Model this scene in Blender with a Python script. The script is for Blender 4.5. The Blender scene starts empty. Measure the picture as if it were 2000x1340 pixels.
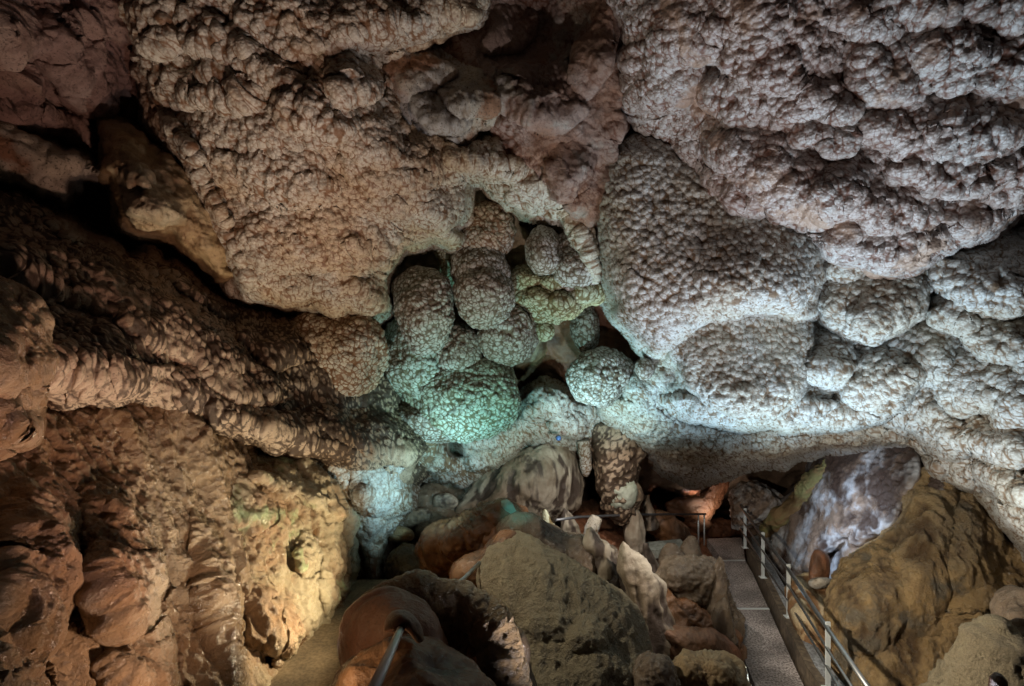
import bpy, math, random
import numpy as np
from concurrent.futures import ThreadPoolExecutor
rng = np.random.RandomState(7)
random.seed(7)
SC = bpy.context.scene
COL = SC.collection
F = 1000.0                                   # focal length in photograph pixels (2000 px wide, 18 mm on 36 mm)

def W(px, py, D):
    """point at depth D metres along the view axis, seen at photograph pixel (px, py)"""
    return np.stack([(np.asarray(px, float) - 1000) / F * D, np.asarray(D, float) + 0 * np.asarray(px, float), (670 - np.asarray(py, float)) / F * D], -1)
def Wp(px, py, D): return tuple(float(v) for v in W(px, py, D))

# ------------------------------------------------------------------ camera, world, exposure
cd = bpy.data.cameras.new('camera'); cam = bpy.data.objects.new('camera', cd); COL.objects.link(cam)
cd.lens = 18; cd.sensor_width = 36; cd.clip_end = 200; cd.clip_start = 0.05
cam.rotation_euler = (math.radians(90), 0, 0)
SC.camera = cam
wd = bpy.data.worlds.new('World'); SC.world = wd; wd.use_nodes = True
wd.node_tree.nodes['Background'].inputs[0].default_value = (0.8, 0.62, 0.55, 1)
wd.node_tree.nodes['Background'].inputs[1].default_value = 0.006
SC.view_settings.view_transform = 'Standard'; SC.view_settings.look = 'None'
SC.view_settings.exposure = 1.05; SC.view_settings.gamma = 1
SC.render.engine = 'CYCLES'
SC.cycles.max_bounces = 4; SC.cycles.diffuse_bounces = 2; SC.cycles.glossy_bounces = 2
SC.cycles.use_denoising = True

# ------------------------------------------------------------------ the cave's show lamps plus added fills (all unseen, some in open air)
def lamp(px, py, D, power, col, rad=0.15, aim=None, cone=70, blend=0.8, dz=0):
    l = bpy.data.lights.new('cave_and_fill_lamp', 'SPOT' if aim else 'POINT')
    l.energy = power; l.color = col; l.shadow_soft_size = rad
    o = bpy.data.objects.new('cave_and_fill_lamp', l); COL.objects.link(o)
    p = Wp(px, py, D); o.location = (p[0], p[1], p[2] + dz)
    if aim:
        l.spot_size = math.radians(cone); l.spot_blend = blend
        import mathutils
        q = Wp(*aim); d = mathutils.Vector(q) - o.location
        o.rotation_euler = d.to_track_quat('-Z', 'Y').to_euler()
    return o
WARM = (1.0, 0.70, 0.42); NEUT = (1.0, 0.88, 0.74); COOL = (0.72, 0.88, 1.0); BLUE = (0.45, 0.62, 1.0); TEAL = (0.25, 1.0, 0.80); PINK = (1.0, 0.58, 0.50)
#LIGHTS
lamp(1210, 1570, 4.3, 270, (1.0, .90, .90), .06, (1060, 150, 7.5), 94)    # below the viewer, up to the middle of the ceiling
lamp(560, 1400, 5.0, 170, (.96, .94, .80), .05, (600, 250, 7.3), 115)      # left path, up to the left ceiling
lamp(1492, 1215, 8.9, 560, (.48, .77, 1.0), .05, (1560, 560, 8.8), 84)  # walkway lamp, up to the right ceiling
lamp(1500, 1390, 7.0, 430, (.62, .82, 1.0), .05, (1500, 380, 8), 90)  # nearer walkway lamp, up to the right ceiling
lamp(1880, 1230, 5.6, 300, (.62, .83, 1.0), .05, (1880, 560, 7.5), 110)    # added in open air to cover the right edge of the ceiling
lamp(1720, 1500, 5.4, 200, (.92, .88, .98), .08, (1660, 60, 6), 110)       # near right, pinkish
lamp(905, 1010, 8.2, 150, (.50, .88, 1.0), .06, (790, 880, 10.4), 95)      # cyan lamp by the left path
lamp(965, 985, 8.2, 150, (.40, .98, .95), .05, (965, 770, 10), 118)          # teal lamp under the domes
lamp(1020, 930, 8.0, 14, (.12, .95, 1.0), .03, (1010, 1012, 9.0), 30)         # teal, down on the crest
lamp(1130, 930, 9.5, 190, (.50, .86, 1.0), .05, (1200, 740, 11), 96)      # blue white, up behind the solitary dome
lamp(765, 1175, 7.3, 150, (1.0, .84, .56), .05, (500, 1090, 7.2), 140)  # path lamp, warm, onto the left wall
lamp(1020, 900, 5.8, 22, (1.0, .88, .66), .06, (480, 1090, 7.2), 62)     # warm key added in open air above the boulders, onto the left wall
lamp(560, 1420, 4.0, 80, (1.0, .66, .46), .08, (200, 760, 5.4), 130)       # near left, orange
lamp(600, 1420, 3.6, 160, (1.0, .60, .48), .10, (130, 130, 6), 80)          # upper left, pink
lamp(1500, 975, 10.3, 150, (.62, .78, 1.0), .04, (1670, 1020, 10.8), 90)   # blue white, on the wet slope
lamp(1400, 1035, 14.2, 22, (1.0, .86, .72), .04, (1390, 930, 15.4), 120)   # far passage
lamp(1350, 965, 15.6, 1100, (1.0, .90, .86), .04, (1440, 1180, 10.6), 40)   # behind the far handrail, down the walkway
lamp(1400, 1130, 5.6, 430, (1.0, .90, .74), .06, (1790, 1130, 8.4), 80)    # right mound
lamp(715, 690, 7.0, 230, (1.0, .92, .74), .05, (1110, 1220, 6.8), 72)       # floating fill lamp, unseen, down on the boulders
lamp(1180, 940, 8.8, 95, (1.0, .95, .88), .05, (1070, 970, 12.5), 110)     # flowstone mound
lamp(1190, 720, 9.0, 200, (1.0, .92, .82), .05, (1260, 1080, 10.8), 70)    # added in open air above to brighten the stalagmites
lamp(600, 1330, 3.3, 7, (1.0, .80, .52), .05, (830, 1270, 4.6), 90)      # fill added for the dim near rocks, from the left
lamp(1400, 960, 7.2, 85, (1.0, .92, .82), .04, (1225, 1150, 8.5), 56)      # added to brighten the pale stalagmites, from the walkway side
#ENDLIGHTS

# ------------------------------------------------------------------ noise
TN = 64
TAB = rng.rand(TN * TN * TN, 3).astype(np.float32)
TV = (rng.rand(TN * TN * TN).astype(np.float32) * 2 - 1)
POOL = ThreadPoolExecutor(4)
def _idx(i, j, k): return ((i & 63) * 64 + (j & 63)) * 64 + (k & 63)
def _worley(P):
    c = np.floor(P).astype(np.int32); f = (P - c).astype(np.float32)
    f1 = np.full(len(P), 9, np.float32); f2 = f1.copy()
    for a in (-1, 0, 1):
        for b in (-1, 0, 1):
            for g in (-1, 0, 1):
                t = TAB[_idx(c[:, 0] + a, c[:, 1] + b, c[:, 2] + g)]
                d = (t[:, 0] + a - f[:, 0]) ** 2 + (t[:, 1] + b - f[:, 1]) ** 2 + (t[:, 2] + g - f[:, 2]) ** 2
                f2 = np.minimum(f2, np.maximum(f1, d)); f1 = np.minimum(f1, d)
    return np.stack([np.sqrt(f1), np.sqrt(f2)], 1)
def _val(P):
    c = np.floor(P).astype(np.int32); f = (P - c).astype(np.float32); f = f * f * (3 - 2 * f); r = 0
    for a in (0, 1):
        wa = f[:, 0] if a else 1 - f[:, 0]
        for b in (0, 1):
            wb = f[:, 1] if b else 1 - f[:, 1]
            for g in (0, 1):
                wg = f[:, 2] if g else 1 - f[:, 2]
                r = r + wa * wb * wg * TV[_idx(c[:, 0] + a, c[:, 1] + b, c[:, 2] + g)]
    return r
def par(fn, P):
    if len(P) < 20000: return fn(P)
    return np.concatenate(list(POOL.map(fn, np.array_split(P, 16))))
def worley(P, s, off=0.): return par(_worley, P / np.asarray(s) + off)
def vn(P, s, off=0.): return par(_val, P / np.asarray(s) + off)
def fbm(P, s, n=4, off=0., g=.5):
    r = 0; a = 1.; t = 0
    s = np.asarray(s, float)
    for i in range(n):
        r = r + a * vn(P, s, off + 7.3 * i); t += a; a *= g; s = s / 2.03
    return r / t
def sst(x, a, b):
    t = np.clip((x - a) / (b - a), 0, 1); return t * t * (3 - 2 * t)

# ---- surface styles: P (n,3) world points -> (height in metres, cav 0..1 used for mineral colour)
def warp(P, a, s): return P + a * np.stack([vn(P, s, 3.1), vn(P, s, 17.7), vn(P, s, 41.3)], 1)
def hs(f, w=.8): return np.sqrt(np.clip(1 - (f / w) ** 2, 0, 1))
def pop(P, k=1., big=1.0, med=1.0, fs=1.):
    size = sst(vn(P, 1.1, 9.), -.45, .55)             # patches of coarser and of finer coral
    a = worley(warp(P, .12, .5), .50, 2.)[:, 0]
    b = worley(warp(P, .05, .25), .23 * fs, 5.); b0 = b[:, 0]
    c = worley(P, .105 * fs, 8.); c0 = c[:, 0]
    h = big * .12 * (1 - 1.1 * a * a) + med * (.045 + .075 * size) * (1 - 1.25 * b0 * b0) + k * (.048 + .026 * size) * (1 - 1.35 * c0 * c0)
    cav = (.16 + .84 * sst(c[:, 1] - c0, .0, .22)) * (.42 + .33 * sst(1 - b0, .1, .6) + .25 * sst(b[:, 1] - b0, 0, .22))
    return h, np.clip(cav, 0, 1)
def s_pop(P): return pop(P, .85, 1.0, .80, .82)
def s_popfine(P): return pop(P, .95, .6, .65, .9)
def s_popslab(P): return pop(P, 1., .35, .55, .95)
def s_dome(P):
    Q = warp(P, .03, .2)
    b = worley(Q, .15, 5.); b0 = b[:, 0]; c = worley(Q, .085, 8.); c0 = c[:, 0]; d0 = worley(Q, .045, 4.)[:, 0]
    m = sst(vn(P, .5, 9.), -.4, .5)
    h = .14 * fbm(P, .6, 3) + (.03 + .035 * m) * (1 - 1.25 * b0 * b0) + (.022 + .020 * m) * (1 - 1.3 * c0 * c0) + .007 * (1 - d0 * d0)
    return h, np.clip(sst(c[:, 1] - c0, .0, .30) * (.45 + .30 * sst(1 - b0, .1, .6) + .25 * sst(b[:, 1] - b0, 0, .25)), 0, 1)
def ridged(P, s, n=4, off=0.):
    r = 0; a = 1.; t = 0; s = np.asarray(s, float)
    for i in range(n):
        r = r + a * (1 - 2 * np.abs(vn(P, s, off + 5.1 * i))); t += a; a *= .5; s = s / 2.1
    return r / t
def s_lump(P):                                             # left wall: tall wet folds with patches of lumps
    sl = P[:, 2] * .35
    R = warp(np.stack([P[:, 0] + sl, P[:, 1], P[:, 2] * .16], 1), .10, .5)
    n = fbm(R, .60, 3, 5., .38); r = ridged(R, .30, 3, 3.); fl = ridged(np.stack([R[:, 0], R[:, 1], R[:, 2] * .6], 1), .13, 3, 13.)
    Q = warp(P, .10, .3) * np.array([1, 1, .65]); b = worley(Q, .11, 5.); b0 = b[:, 0]; c = worley(warp(P, .03, .1), .055, 9.); c0 = c[:, 0]
    m = sst(fbm(P * np.array([1, 1, .5]), .6, 4, 31.), -.34, .05)
    h = .42 * n + .06 * r + .060 * (1 - .5 * m) * fl + .05 * fbm(P, .5, 4, 2.) + m * (.065 * (1 - 1.25 * b0 * b0) + .024 * (1 - 1.3 * c0 * c0)) + (1 - m) * .010 * (1 - c0) + .035 * ridged(warp(P, .04, .15) * np.array([1, 1, .35]), .12, 4, 6.) + .045 * fbm(P, .10, 4, 2., .65)
    return h, np.clip(.30 + .22 * m * sst(1 - b0, .1, .7) + 1.0 * (n + .1) + .22 * sst(c[:, 1] - c0, 0, .3) + .15 * r, 0, 1)
def s_pit(P):                                              # lit lower wall: corroded, pitted, with draperies
    Q = warp(P, .12, .3) * np.array([1, 1, .6])
    sl = P[:, 2] * .5
    R = warp(np.stack([P[:, 0] + sl, P[:, 1], P[:, 2] * .25], 1), .08, .3)
    n = fbm(R, .36, 4, 5.); r = ridged(R, .22, 4, 8.)
    b = worley(Q, .12, 5.)[:, 0]; c = worley(warp(P, .04, .1), .055, 9.)[:, 0]
    m = sst(fbm(P, .6, 3, 12.), -.25, .2)
    h = .24 * n + .06 * r - m * (.065 * np.exp(-(b / .36) ** 2) + .030 * np.exp(-(c / .4) ** 2)) + .10 * fbm(P, .5, 4, 2., .6) + .05 * fbm(P, .09, 4, 3., .65) + .035 * ridged(R, .09, 3, 2.)
    return h, np.clip(.5 + .8 * n + .35 * m * (c - .45) + .45 * m * (b - .45) + .2 * r, 0, 1)
def s_rough(P):                                            # broken reddish rock
    Q = warp(P, .15, .5)
    n = fbm(Q, 1.0, 6, 2., .6); r = ridged(Q, .5, 5, 11.)
    b0 = worley(warp(P, .06, .2), .09, 5.)[:, 0]; m = sst(vn(P, .7, 21.), -.1, .4)
    h = .38 * n + .13 * r + .028 * m * hs(b0)
    return h, np.clip(.45 + .8 * n + .25 * r + .15 * m * (1 - b0), 0, 1)
def s_flow(P):                                             # smooth flowstone with soft folds
    R = warp(P, .12, .5) * np.array([1, 1, .4])
    n = fbm(R, .4, 4, 5.); q = fbm(P, .9, 3, 9.); r = ridged(R, .5, 2, 4.)
    h = .10 * n + .28 * q + .05 * r + .03 * fbm(P, .16, 4, 3., .6)
    return h, np.clip(.5 + .9 * n + .5 * q + .25 * fbm(P, .1, 3, 4.), 0, 1)
def s_boulder(P):
    Q = warp(P, .15, .5); q = fbm(Q, .9, 4, 9., .55); r = ridged(Q, .6, 3, 5.); c0 = worley(P, .05, 4.)[:, 0]; n = fbm(P, .1, 4, 7., .6)
    h = .30 * q + .07 * r + .060 * n + .014 * hs(c0)
    return h, np.clip(.5 + .6 * q + .6 * n + .15 * r, 0, 1)
def s_fin(P):
    n = fbm(warp(P, .1, .4), .5, 5, 2., .6); c = worley(warp(P, .03, .1), .06, 9.); c0 = c[:, 0]; m = sst(fbm(P, .4, 3, 9.), -.2, .2)
    h = .16 * n + .04 * ridged(P, .3, 3, 4.) + m * .022 * hs(c0)
    return h, np.clip(.5 + .8 * n + .2 * m * (1 - c0), 0, 1)
def s_mound(P):
    q = fbm(warp(P, .2, .7), 1.1, 3, 9.); n = fbm(warp(P, .05, .2) * np.array([1, 1, .6]), .22, 5, 7., .6); r = ridged(P * np.array([1, 1, .5]), .45, 3, 2.); m = sst(fbm(P, .7, 3, 4.), -.15, .25); c0 = worley(P, .055, 4.)[:, 0]
    h = .16 * q + .090 * r + (.06 + .09 * m) * n + .012 * hs(c0)
    return h, np.clip(.5 + .5 * q + .7 * n + .2 * r, 0, 1)
def s_wet(P):                                              # slope with studs above and streaks below
    u = P[:, 0] * .72 + P[:, 2] * .69; w = -P[:, 0] * .69 + P[:, 2] * .72
    R = warp(np.stack([u * .25, P[:, 1] * .4, w], 1), .05, .3); n = fbm(R, .16, 4, 3., .6); c0 = worley(P * np.array([1, .7, .8]), .085, 4.)[:, 0]
    top = sst(P[:, 2], -3.6, -2.9)
    h = .09 * fbm(P, .8, 3, 2.) + (1 - top) * .10 * n + .03 * n + (.012 + .035 * top) * hs(c0)
    return h, np.clip(.45 - .35 * top + .9 * n + .15 * (1 - c0), 0, 1)
def s_drape(P):                                            # fluted pale calcite
    R = warp(P, .06, .3) * np.array([1, 1, .12])
    n = fbm(R, .2, 4, 5.); q = fbm(P, .6, 3, 2.)
    h = .07 * n + .16 * q + .03 * ridged(P, .4, 4, 7.) + .015 * fbm(P * np.array([1, 1, .2]), .06, 3, 3.)
    return h, np.clip(.45 + 1.3 * n + .5 * q + .5 * fbm(P * np.array([1, 1, .2]), .08, 3, 8.), 0, 1)
def s_ridge(P):                                            # shingled, combed popcorn on the left ridges
    Q = warp(P, .05, .3) * np.array([1, 1, .45])
    b = worley(Q, .085, 5.); b0 = b[:, 0]; c = worley(Q, .045, 9.); c0 = c[:, 0]; m = sst(fbm(P, .7, 3, 8.), -.3, .2)
    h = (.02 + .045 * m) * (1 - 1.25 * b0 * b0) + .022 * (1 - 1.3 * c0 * c0) + .06 * ridged(warp(P, .1, .4) * np.array([1, 1, .3]), .3, 4, 6.) + .26 * fbm(P, .8, 5, 12., .55)
    return h, np.clip(sst(b[:, 1] - b0, .0, .35) * (.35 + .4 * sst(1 - c0, .2, .6)) + .7 * fbm(P, .5, 4, 3.) + .12, 0, 1)

# ------------------------------------------------------------------ materials
def mat(name, tip, crev, alt=None, rough=.7, spec=.3, fine=24., bump=.55, bdist=.012, stain=None, cut=(.12, .60), ascale=.7, speck=0., sandy=0., rvar=0., streak=None):
    m = bpy.data.materials.new(name); m.use_nodes = True
    nt = m.node_tree; N = nt.nodes; L = nt.links; b = N['Principled BSDF']
    def mk(t, **k):
        n = N.new(t)
        for a, v in k.items(): setattr(n, a, v)
        return n
    def mix(f, a, bb, mode='MIX'):
        n = mk('ShaderNodeMix', data_type='RGBA', blend_type=mode)
        for s, v in ((n.inputs[0], f), (n.inputs[6], a), (n.inputs[7], bb)):
            if hasattr(v, 'links'): L.new(v, s)
            elif isinstance(v, (int, float)): s.default_value = v
            else: s.default_value = (*v, 1)
        return n.outputs[2]
    def ramp(src, a, bb, lo=0., hi=1.):
        n = mk('ShaderNodeMapRange', interpolation_type='SMOOTHSTEP'); L.new(src, n.inputs[0])
        for i, v in zip((1, 2, 3, 4), (a, bb, lo, hi)): n.inputs[i].default_value = v
        return n.outputs[0]
    pos = mk('ShaderNodeNewGeometry').outputs['Position']
    cav = mk('ShaderNodeAttribute', attribute_name='cav').outputs['Fac']
    def noise(s, d=4, r=.55, off=None):
        n = mk('ShaderNodeTexNoise'); n.inputs['Scale'].default_value = s; n.inputs['Detail'].default_value = d; n.inputs['Roughness'].default_value = r
        if off is not None:
            mp = mk('ShaderNodeMapping'); mp.inputs['Location'].default_value = off; L.new(pos, mp.inputs[0]); L.new(mp.outputs[0], n.inputs[0])
        else: L.new(pos, n.inputs[0])
        return n.outputs[0]
    if streak:
        m1 = mk('ShaderNodeMapping'); m1.inputs['Rotation'].default_value = (0, math.radians(streak[0]), 0); L.new(pos, m1.inputs[0])
        m2 = mk('ShaderNodeMapping'); m2.inputs['Scale'].default_value = streak[1]; L.new(m1.outputs[0], m2.inputs[0]); keep = pos; pos = m2.outputs[0]
    big = noise(ascale, 5, .6)
    med = noise(5, 6, .65)
    if streak: pos = keep
    tipc = mix(ramp(big, .42, .62), tip, alt or tip)
    tipc = mix(.55, tipc, mix(ramp(med, .3, .7), (.55, .5, .45), (1, 1, 1)), 'MULTIPLY')
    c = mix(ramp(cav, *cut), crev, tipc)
    hsrc = None
    if fine:
        v = mk('ShaderNodeTexVoronoi', feature='F1'); v.inputs['Scale'].default_value = fine
        wn = mk('ShaderNodeTexNoise'); wn.inputs['Scale'].default_value = 9; L.new(pos, wn.inputs[0])
        vm = mk('ShaderNodeVectorMath', operation='MULTIPLY_ADD'); L.new(wn.outputs[1], vm.inputs[0]); vm.inputs[1].default_value = (.015,) * 3; L.new(pos, vm.inputs[2])
        L.new(vm.outputs[0], v.inputs[0])
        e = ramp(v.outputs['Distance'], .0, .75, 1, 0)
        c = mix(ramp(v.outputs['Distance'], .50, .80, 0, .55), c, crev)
        hsrc = e
    if stain:
        sm = noise(1.1, 6, .6, (9, 4, 2))
        c = mix(ramp(sm, .54, .64), c, stain)
    if speck:
        c = mix(ramp(noise(38, 3, .6), .56, .66, 0, speck), c, tuple(.25 * x for x in crev))
    if sandy:
        sn = noise(70, 4, .75); c = mix(ramp(sn, .35, .65, 0, sandy), c, tuple(min(1, 1.5 * x) for x in tip))
    L.new(c, b.inputs['Base Color'])
    b.inputs['Specular IOR Level'].default_value = spec
    if rvar:
        L.new(ramp(noise(3.2, 5, .6, (1, 8, 3)), .4, .6, max(.12, rough - rvar), rough + rvar * .5), b.inputs['Roughness'])
    else: b.inputs['Roughness'].default_value = rough
    bn = mk('ShaderNodeBump'); bn.inputs['Strength'].default_value = bump; bn.inputs['Distance'].default_value = bdist
    fn = noise(45, 5, .7)
    if hsrc is not None:
        ad = mk('ShaderNodeMath', operation='MULTIPLY_ADD'); L.new(fn, ad.inputs[0]); ad.inputs[1].default_value = .25; L.new(hsrc, ad.inputs[2]); L.new(ad.outputs[0], bn.inputs['Height'])
    else:
        ad = mk('ShaderNodeMath', operation='MULTIPLY_ADD'); L.new(noise(13, 9, .68, (3, 3, 3)), ad.inputs[0]); ad.inputs[1].default_value = 2.2; L.new(fn, ad.inputs[2]); L.new(ad.outputs[0], bn.inputs['Height'])
    L.new(bn.outputs[0], b.inputs['Normal'])
    return m
M = {}
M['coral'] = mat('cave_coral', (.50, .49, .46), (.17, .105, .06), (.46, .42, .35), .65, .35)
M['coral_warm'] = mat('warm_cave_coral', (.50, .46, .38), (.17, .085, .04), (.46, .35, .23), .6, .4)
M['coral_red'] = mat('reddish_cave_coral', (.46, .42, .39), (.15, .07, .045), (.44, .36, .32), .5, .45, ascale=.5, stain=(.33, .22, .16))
M['dome'] = mat('dome_coral', (.46, .43, .39), (.12, .08, .05), (.40, .34, .29), .65, .3)
M['dome_green'] = mat('greenish_dome_coral', (.42, .44, .39), (.11, .09, .05), (.36, .38, .28), .65, .3)  # dome coral in a greener tint
M['lump'] = mat('wet_brown_wall', (.27, .17, .09), (.055, .028, .013), (.36, .25, .15), .34, .6, fine=0, bump=.9, bdist=.03, rvar=.16)
M['pit'] = mat('pitted_wall', (.50, .42, .28), (.15, .08, .035), (.42, .27, .16), .36, .5, fine=0, bump=.9, bdist=.03, stain=(.36, .40, .22), rvar=.2)
M['ridge'] = mat('combed_ridge', (.40, .30, .21), (.06, .035, .02), (.36, .25, .16), .55, .4, fine=0, bump=.7, bdist=.02, cut=(.22, .62), speck=.5)
M['rough'] = mat('reddish_broken_rock', (.30, .19, .16), (.10, .05, .035), (.36, .26, .22), .6, .35, fine=0, bump=.8, bdist=.03, speck=.6, cut=(.15, .6))
M['rust'] = mat('rust_stained_rock', (.38, .27, .22), (.16, .06, .03), (.36, .20, .13), .6, .35, fine=0, bump=.9, bdist=.03, speck=.4, stain=(.42, .36, .30))
M['moss'] = mat('pale_green_crust', (.50, .52, .42), (.20, .22, .12), (.42, .50, .38), .6, .35, fine=0, bump=.9, bdist=.03)
M['streak'] = mat('ochre_green_streak', (.36, .24, .12), (.14, .08, .03), (.30, .30, .13), .5, .4, fine=0, bump=.9, bdist=.03, ascale=1.2, streak=(50, (.6, 1, 4)))
M['pale'] = mat('pale_rock', (.46, .40, .31), (.16, .10, .05), (.38, .36, .33), .6, .35, fine=0, bump=.7, bdist=.02, speck=.8, stain=(.25, .13, .07))
M['tan'] = mat('tan_rock', (.42, .29, .15), (.15, .075, .03), (.40, .33, .22), .55, .4, fine=0, bump=.7, bdist=.02, speck=.4)
M['brown'] = mat('wet_brown_flowstone', (.19, .085, .035), (.06, .03, .015), (.26, .15, .085), .36, .5, fine=0, bump=.6, bdist=.02, rvar=.14)
M['redbrown'] = mat('red_brown_rock', (.27, .11, .055), (.08, .036, .02), (.26, .14, .08), .42, .5, fine=0, bump=.7, bdist=.02, speck=.3, rvar=.12)
M['sandy'] = mat('sandy_boulder', (.34, .28, .175), (.12, .09, .05), (.25, .20, .13), .5, .45, fine=0, bump=1., bdist=.06, sandy=.5)
M['greyflow'] = mat('pale_grey_flowstone', (.54, .47, .37), (.09, .065, .05), (.30, .23, .16), .5, .35, fine=0, bump=.6, bdist=.02, rvar=.15)
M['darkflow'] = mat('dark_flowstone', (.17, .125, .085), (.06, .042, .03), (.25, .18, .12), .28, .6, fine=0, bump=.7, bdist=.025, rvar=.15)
M['ochre'] = mat('ochre_mound', (.42, .28, .13), (.11, .065, .03), (.31, .23, .13), .36, .55, fine=0, bump=1., bdist=.035, stain=(.16, .13, .09), rvar=.15)
M['wetslope'] = mat('wet_slope_painted_glint', (.28, .20, .15), (.07, .045, .035), (.56, .58, .62), .36, .5, fine=0, bump=.8, bdist=.02, rvar=.12, ascale=1.6, streak=(50, (.6, 1, 3.2)))  # blue white alt streaks paint the wet glints into the colour
M['back'] = mat('back_rock', (.24, .16, .11), (.08, .05, .03), (.20, .13, .09), .6, .35, fine=0, bump=.8, bdist=.03)
M['green'] = mat('mossy_popcorn', (.46, .47, .34), (.13, .09, .035), (.42, .38, .22), .65, .3)

# ------------------------------------------------------------------ mesh makers
def link(name, V, Fq, m, cav=None, base=None, smooth=True):
    V = np.asarray(V, np.float64)
    me = bpy.data.meshes.new(name)
    o = bpy.data.objects.new(name, me); COL.objects.link(o)
    if base is None:
        base = np.array([(V[:, 0].min() + V[:, 0].max()) / 2, (V[:, 1].min() + V[:, 1].max()) / 2, V[:, 2].min()])
    o.location = tuple(float(x) for x in base); V = V - base
    n = len(V); k = Fq.shape[1]
    me.vertices.add(n); me.vertices.foreach_set('co', V.astype(np.float32).ravel())
    me.loops.add(Fq.size); me.loops.foreach_set('vertex_index', Fq.astype(np.int32).ravel())
    me.polygons.add(len(Fq)); me.polygons.foreach_set('loop_start', np.arange(0, Fq.size, k, dtype=np.int32))
    me.polygons.foreach_set('use_smooth', np.full(len(Fq), smooth))
    me.update(calc_edges=True)
    if cav is not None:
        a = me.attributes.new('cav', 'FLOAT', 'POINT'); a.data.foreach_set('value', cav.astype(np.float32))
    me.materials.append(M[m] if isinstance(m, str) else m)
    return o
def struct(o): o['kind'] = 'structure'; return o
def tag(o, label, cat, group=None):
    o['label'] = label; o['category'] = cat
    if group: o['group'] = group
    return o
def vnorm(V, Fq):
    a, b, c, d = (V[Fq[:, i]] for i in range(4))
    n = np.cross(c - a, d - b); out = np.zeros_like(V)
    for i in range(4):
        for j in range(3): out[:, j] += np.bincount(Fq[:, i], n[:, j], len(V))
    return out / (np.linalg.norm(out, axis=1, keepdims=True) + 1e-9)
def tps(cp):
    cp = np.asarray(cp, float); X = cp[:, :2] / 1000; n = len(X)
    def U(r2): return r2 * np.log(r2 + 1e-9)
    K = U(((X[:, None] - X[None]) ** 2).sum(-1)) + np.eye(n) * .003
    A = np.zeros((n + 3, n + 3)); A[:n, :n] = K; A[:n, n] = 1; A[:n, n + 1:] = X; A[n, :n] = 1; A[n + 1:, :n] = X.T
    w = np.linalg.solve(A, np.r_[cp[:, 2], 0, 0, 0])
    def f(px, py):
        p = np.stack([px, py], -1) / 1000; sh = p.shape[:-1]; p = p.reshape(-1, 2)
        r = w[n] + p @ w[n + 1:]
        for i in range(n): r = r + w[i] * U(((p - X[i]) ** 2).sum(-1))
        return r.reshape(sh)
    return f
def chaikin(P, n=2):
    P = np.asarray(P, float)
    for _ in range(n):
        Q = np.roll(P, -1, 0); P = np.stack([.75 * P + .25 * Q, .25 * P + .75 * Q], 1).reshape(-1, 2)
    return P
def sdf(p, poly):
    best = np.full(len(p), 1e18); ins = np.zeros(len(p), bool)
    for i in range(len(poly)):
        a = poly[i]; b = poly[(i + 1) % len(poly)]; e = b - a; v = p - a
        t = np.clip((v @ e) / (e @ e + 1e-9), 0, 1); d = v - t[:, None] * e
        best = np.minimum(best, (d ** 2).sum(1))
        c = (a[1] <= p[:, 1]) != (b[1] <= p[:, 1])
        if c.any(): ins ^= c & (p[:, 0] < a[0] + (p[:, 1] - a[1]) / (e[1] if e[1] else 1e-9) * e[0])
    return np.where(ins, 1, -1) * np.sqrt(best)
def lobe_field(px, py, lobes, slab=True):
    H = np.zeros_like(px); K_ = .95
    for lb in lobes:
        cx, cy, rx, ry, rot, h = lb[:6]
        a = math.radians(rot); dx = px - cx; dy = py - cy
        u = (dx * math.cos(a) + dy * math.sin(a)) / rx; v = (-dx * math.sin(a) + dy * math.cos(a)) / ry
        r2 = u * u + v * v
        if h < 0: hh = h * np.power(np.clip(1 - r2, 0, 1), 1.2)
        elif not slab: hh = h * np.power(np.clip(1 - r2, 0, 1), .9)
        else: hh = h * np.power(np.clip(1 - r2 ** 2, 0, 1), .6) * (.40 + .60 * sst(v, -1, .5)) * np.where(v < 0, np.sqrt(np.clip(1 - r2, 0, 1)), 1)
        H = np.maximum(H, hh) + .12 * hh if h > 0 else H + hh
    return H * K_
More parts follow.
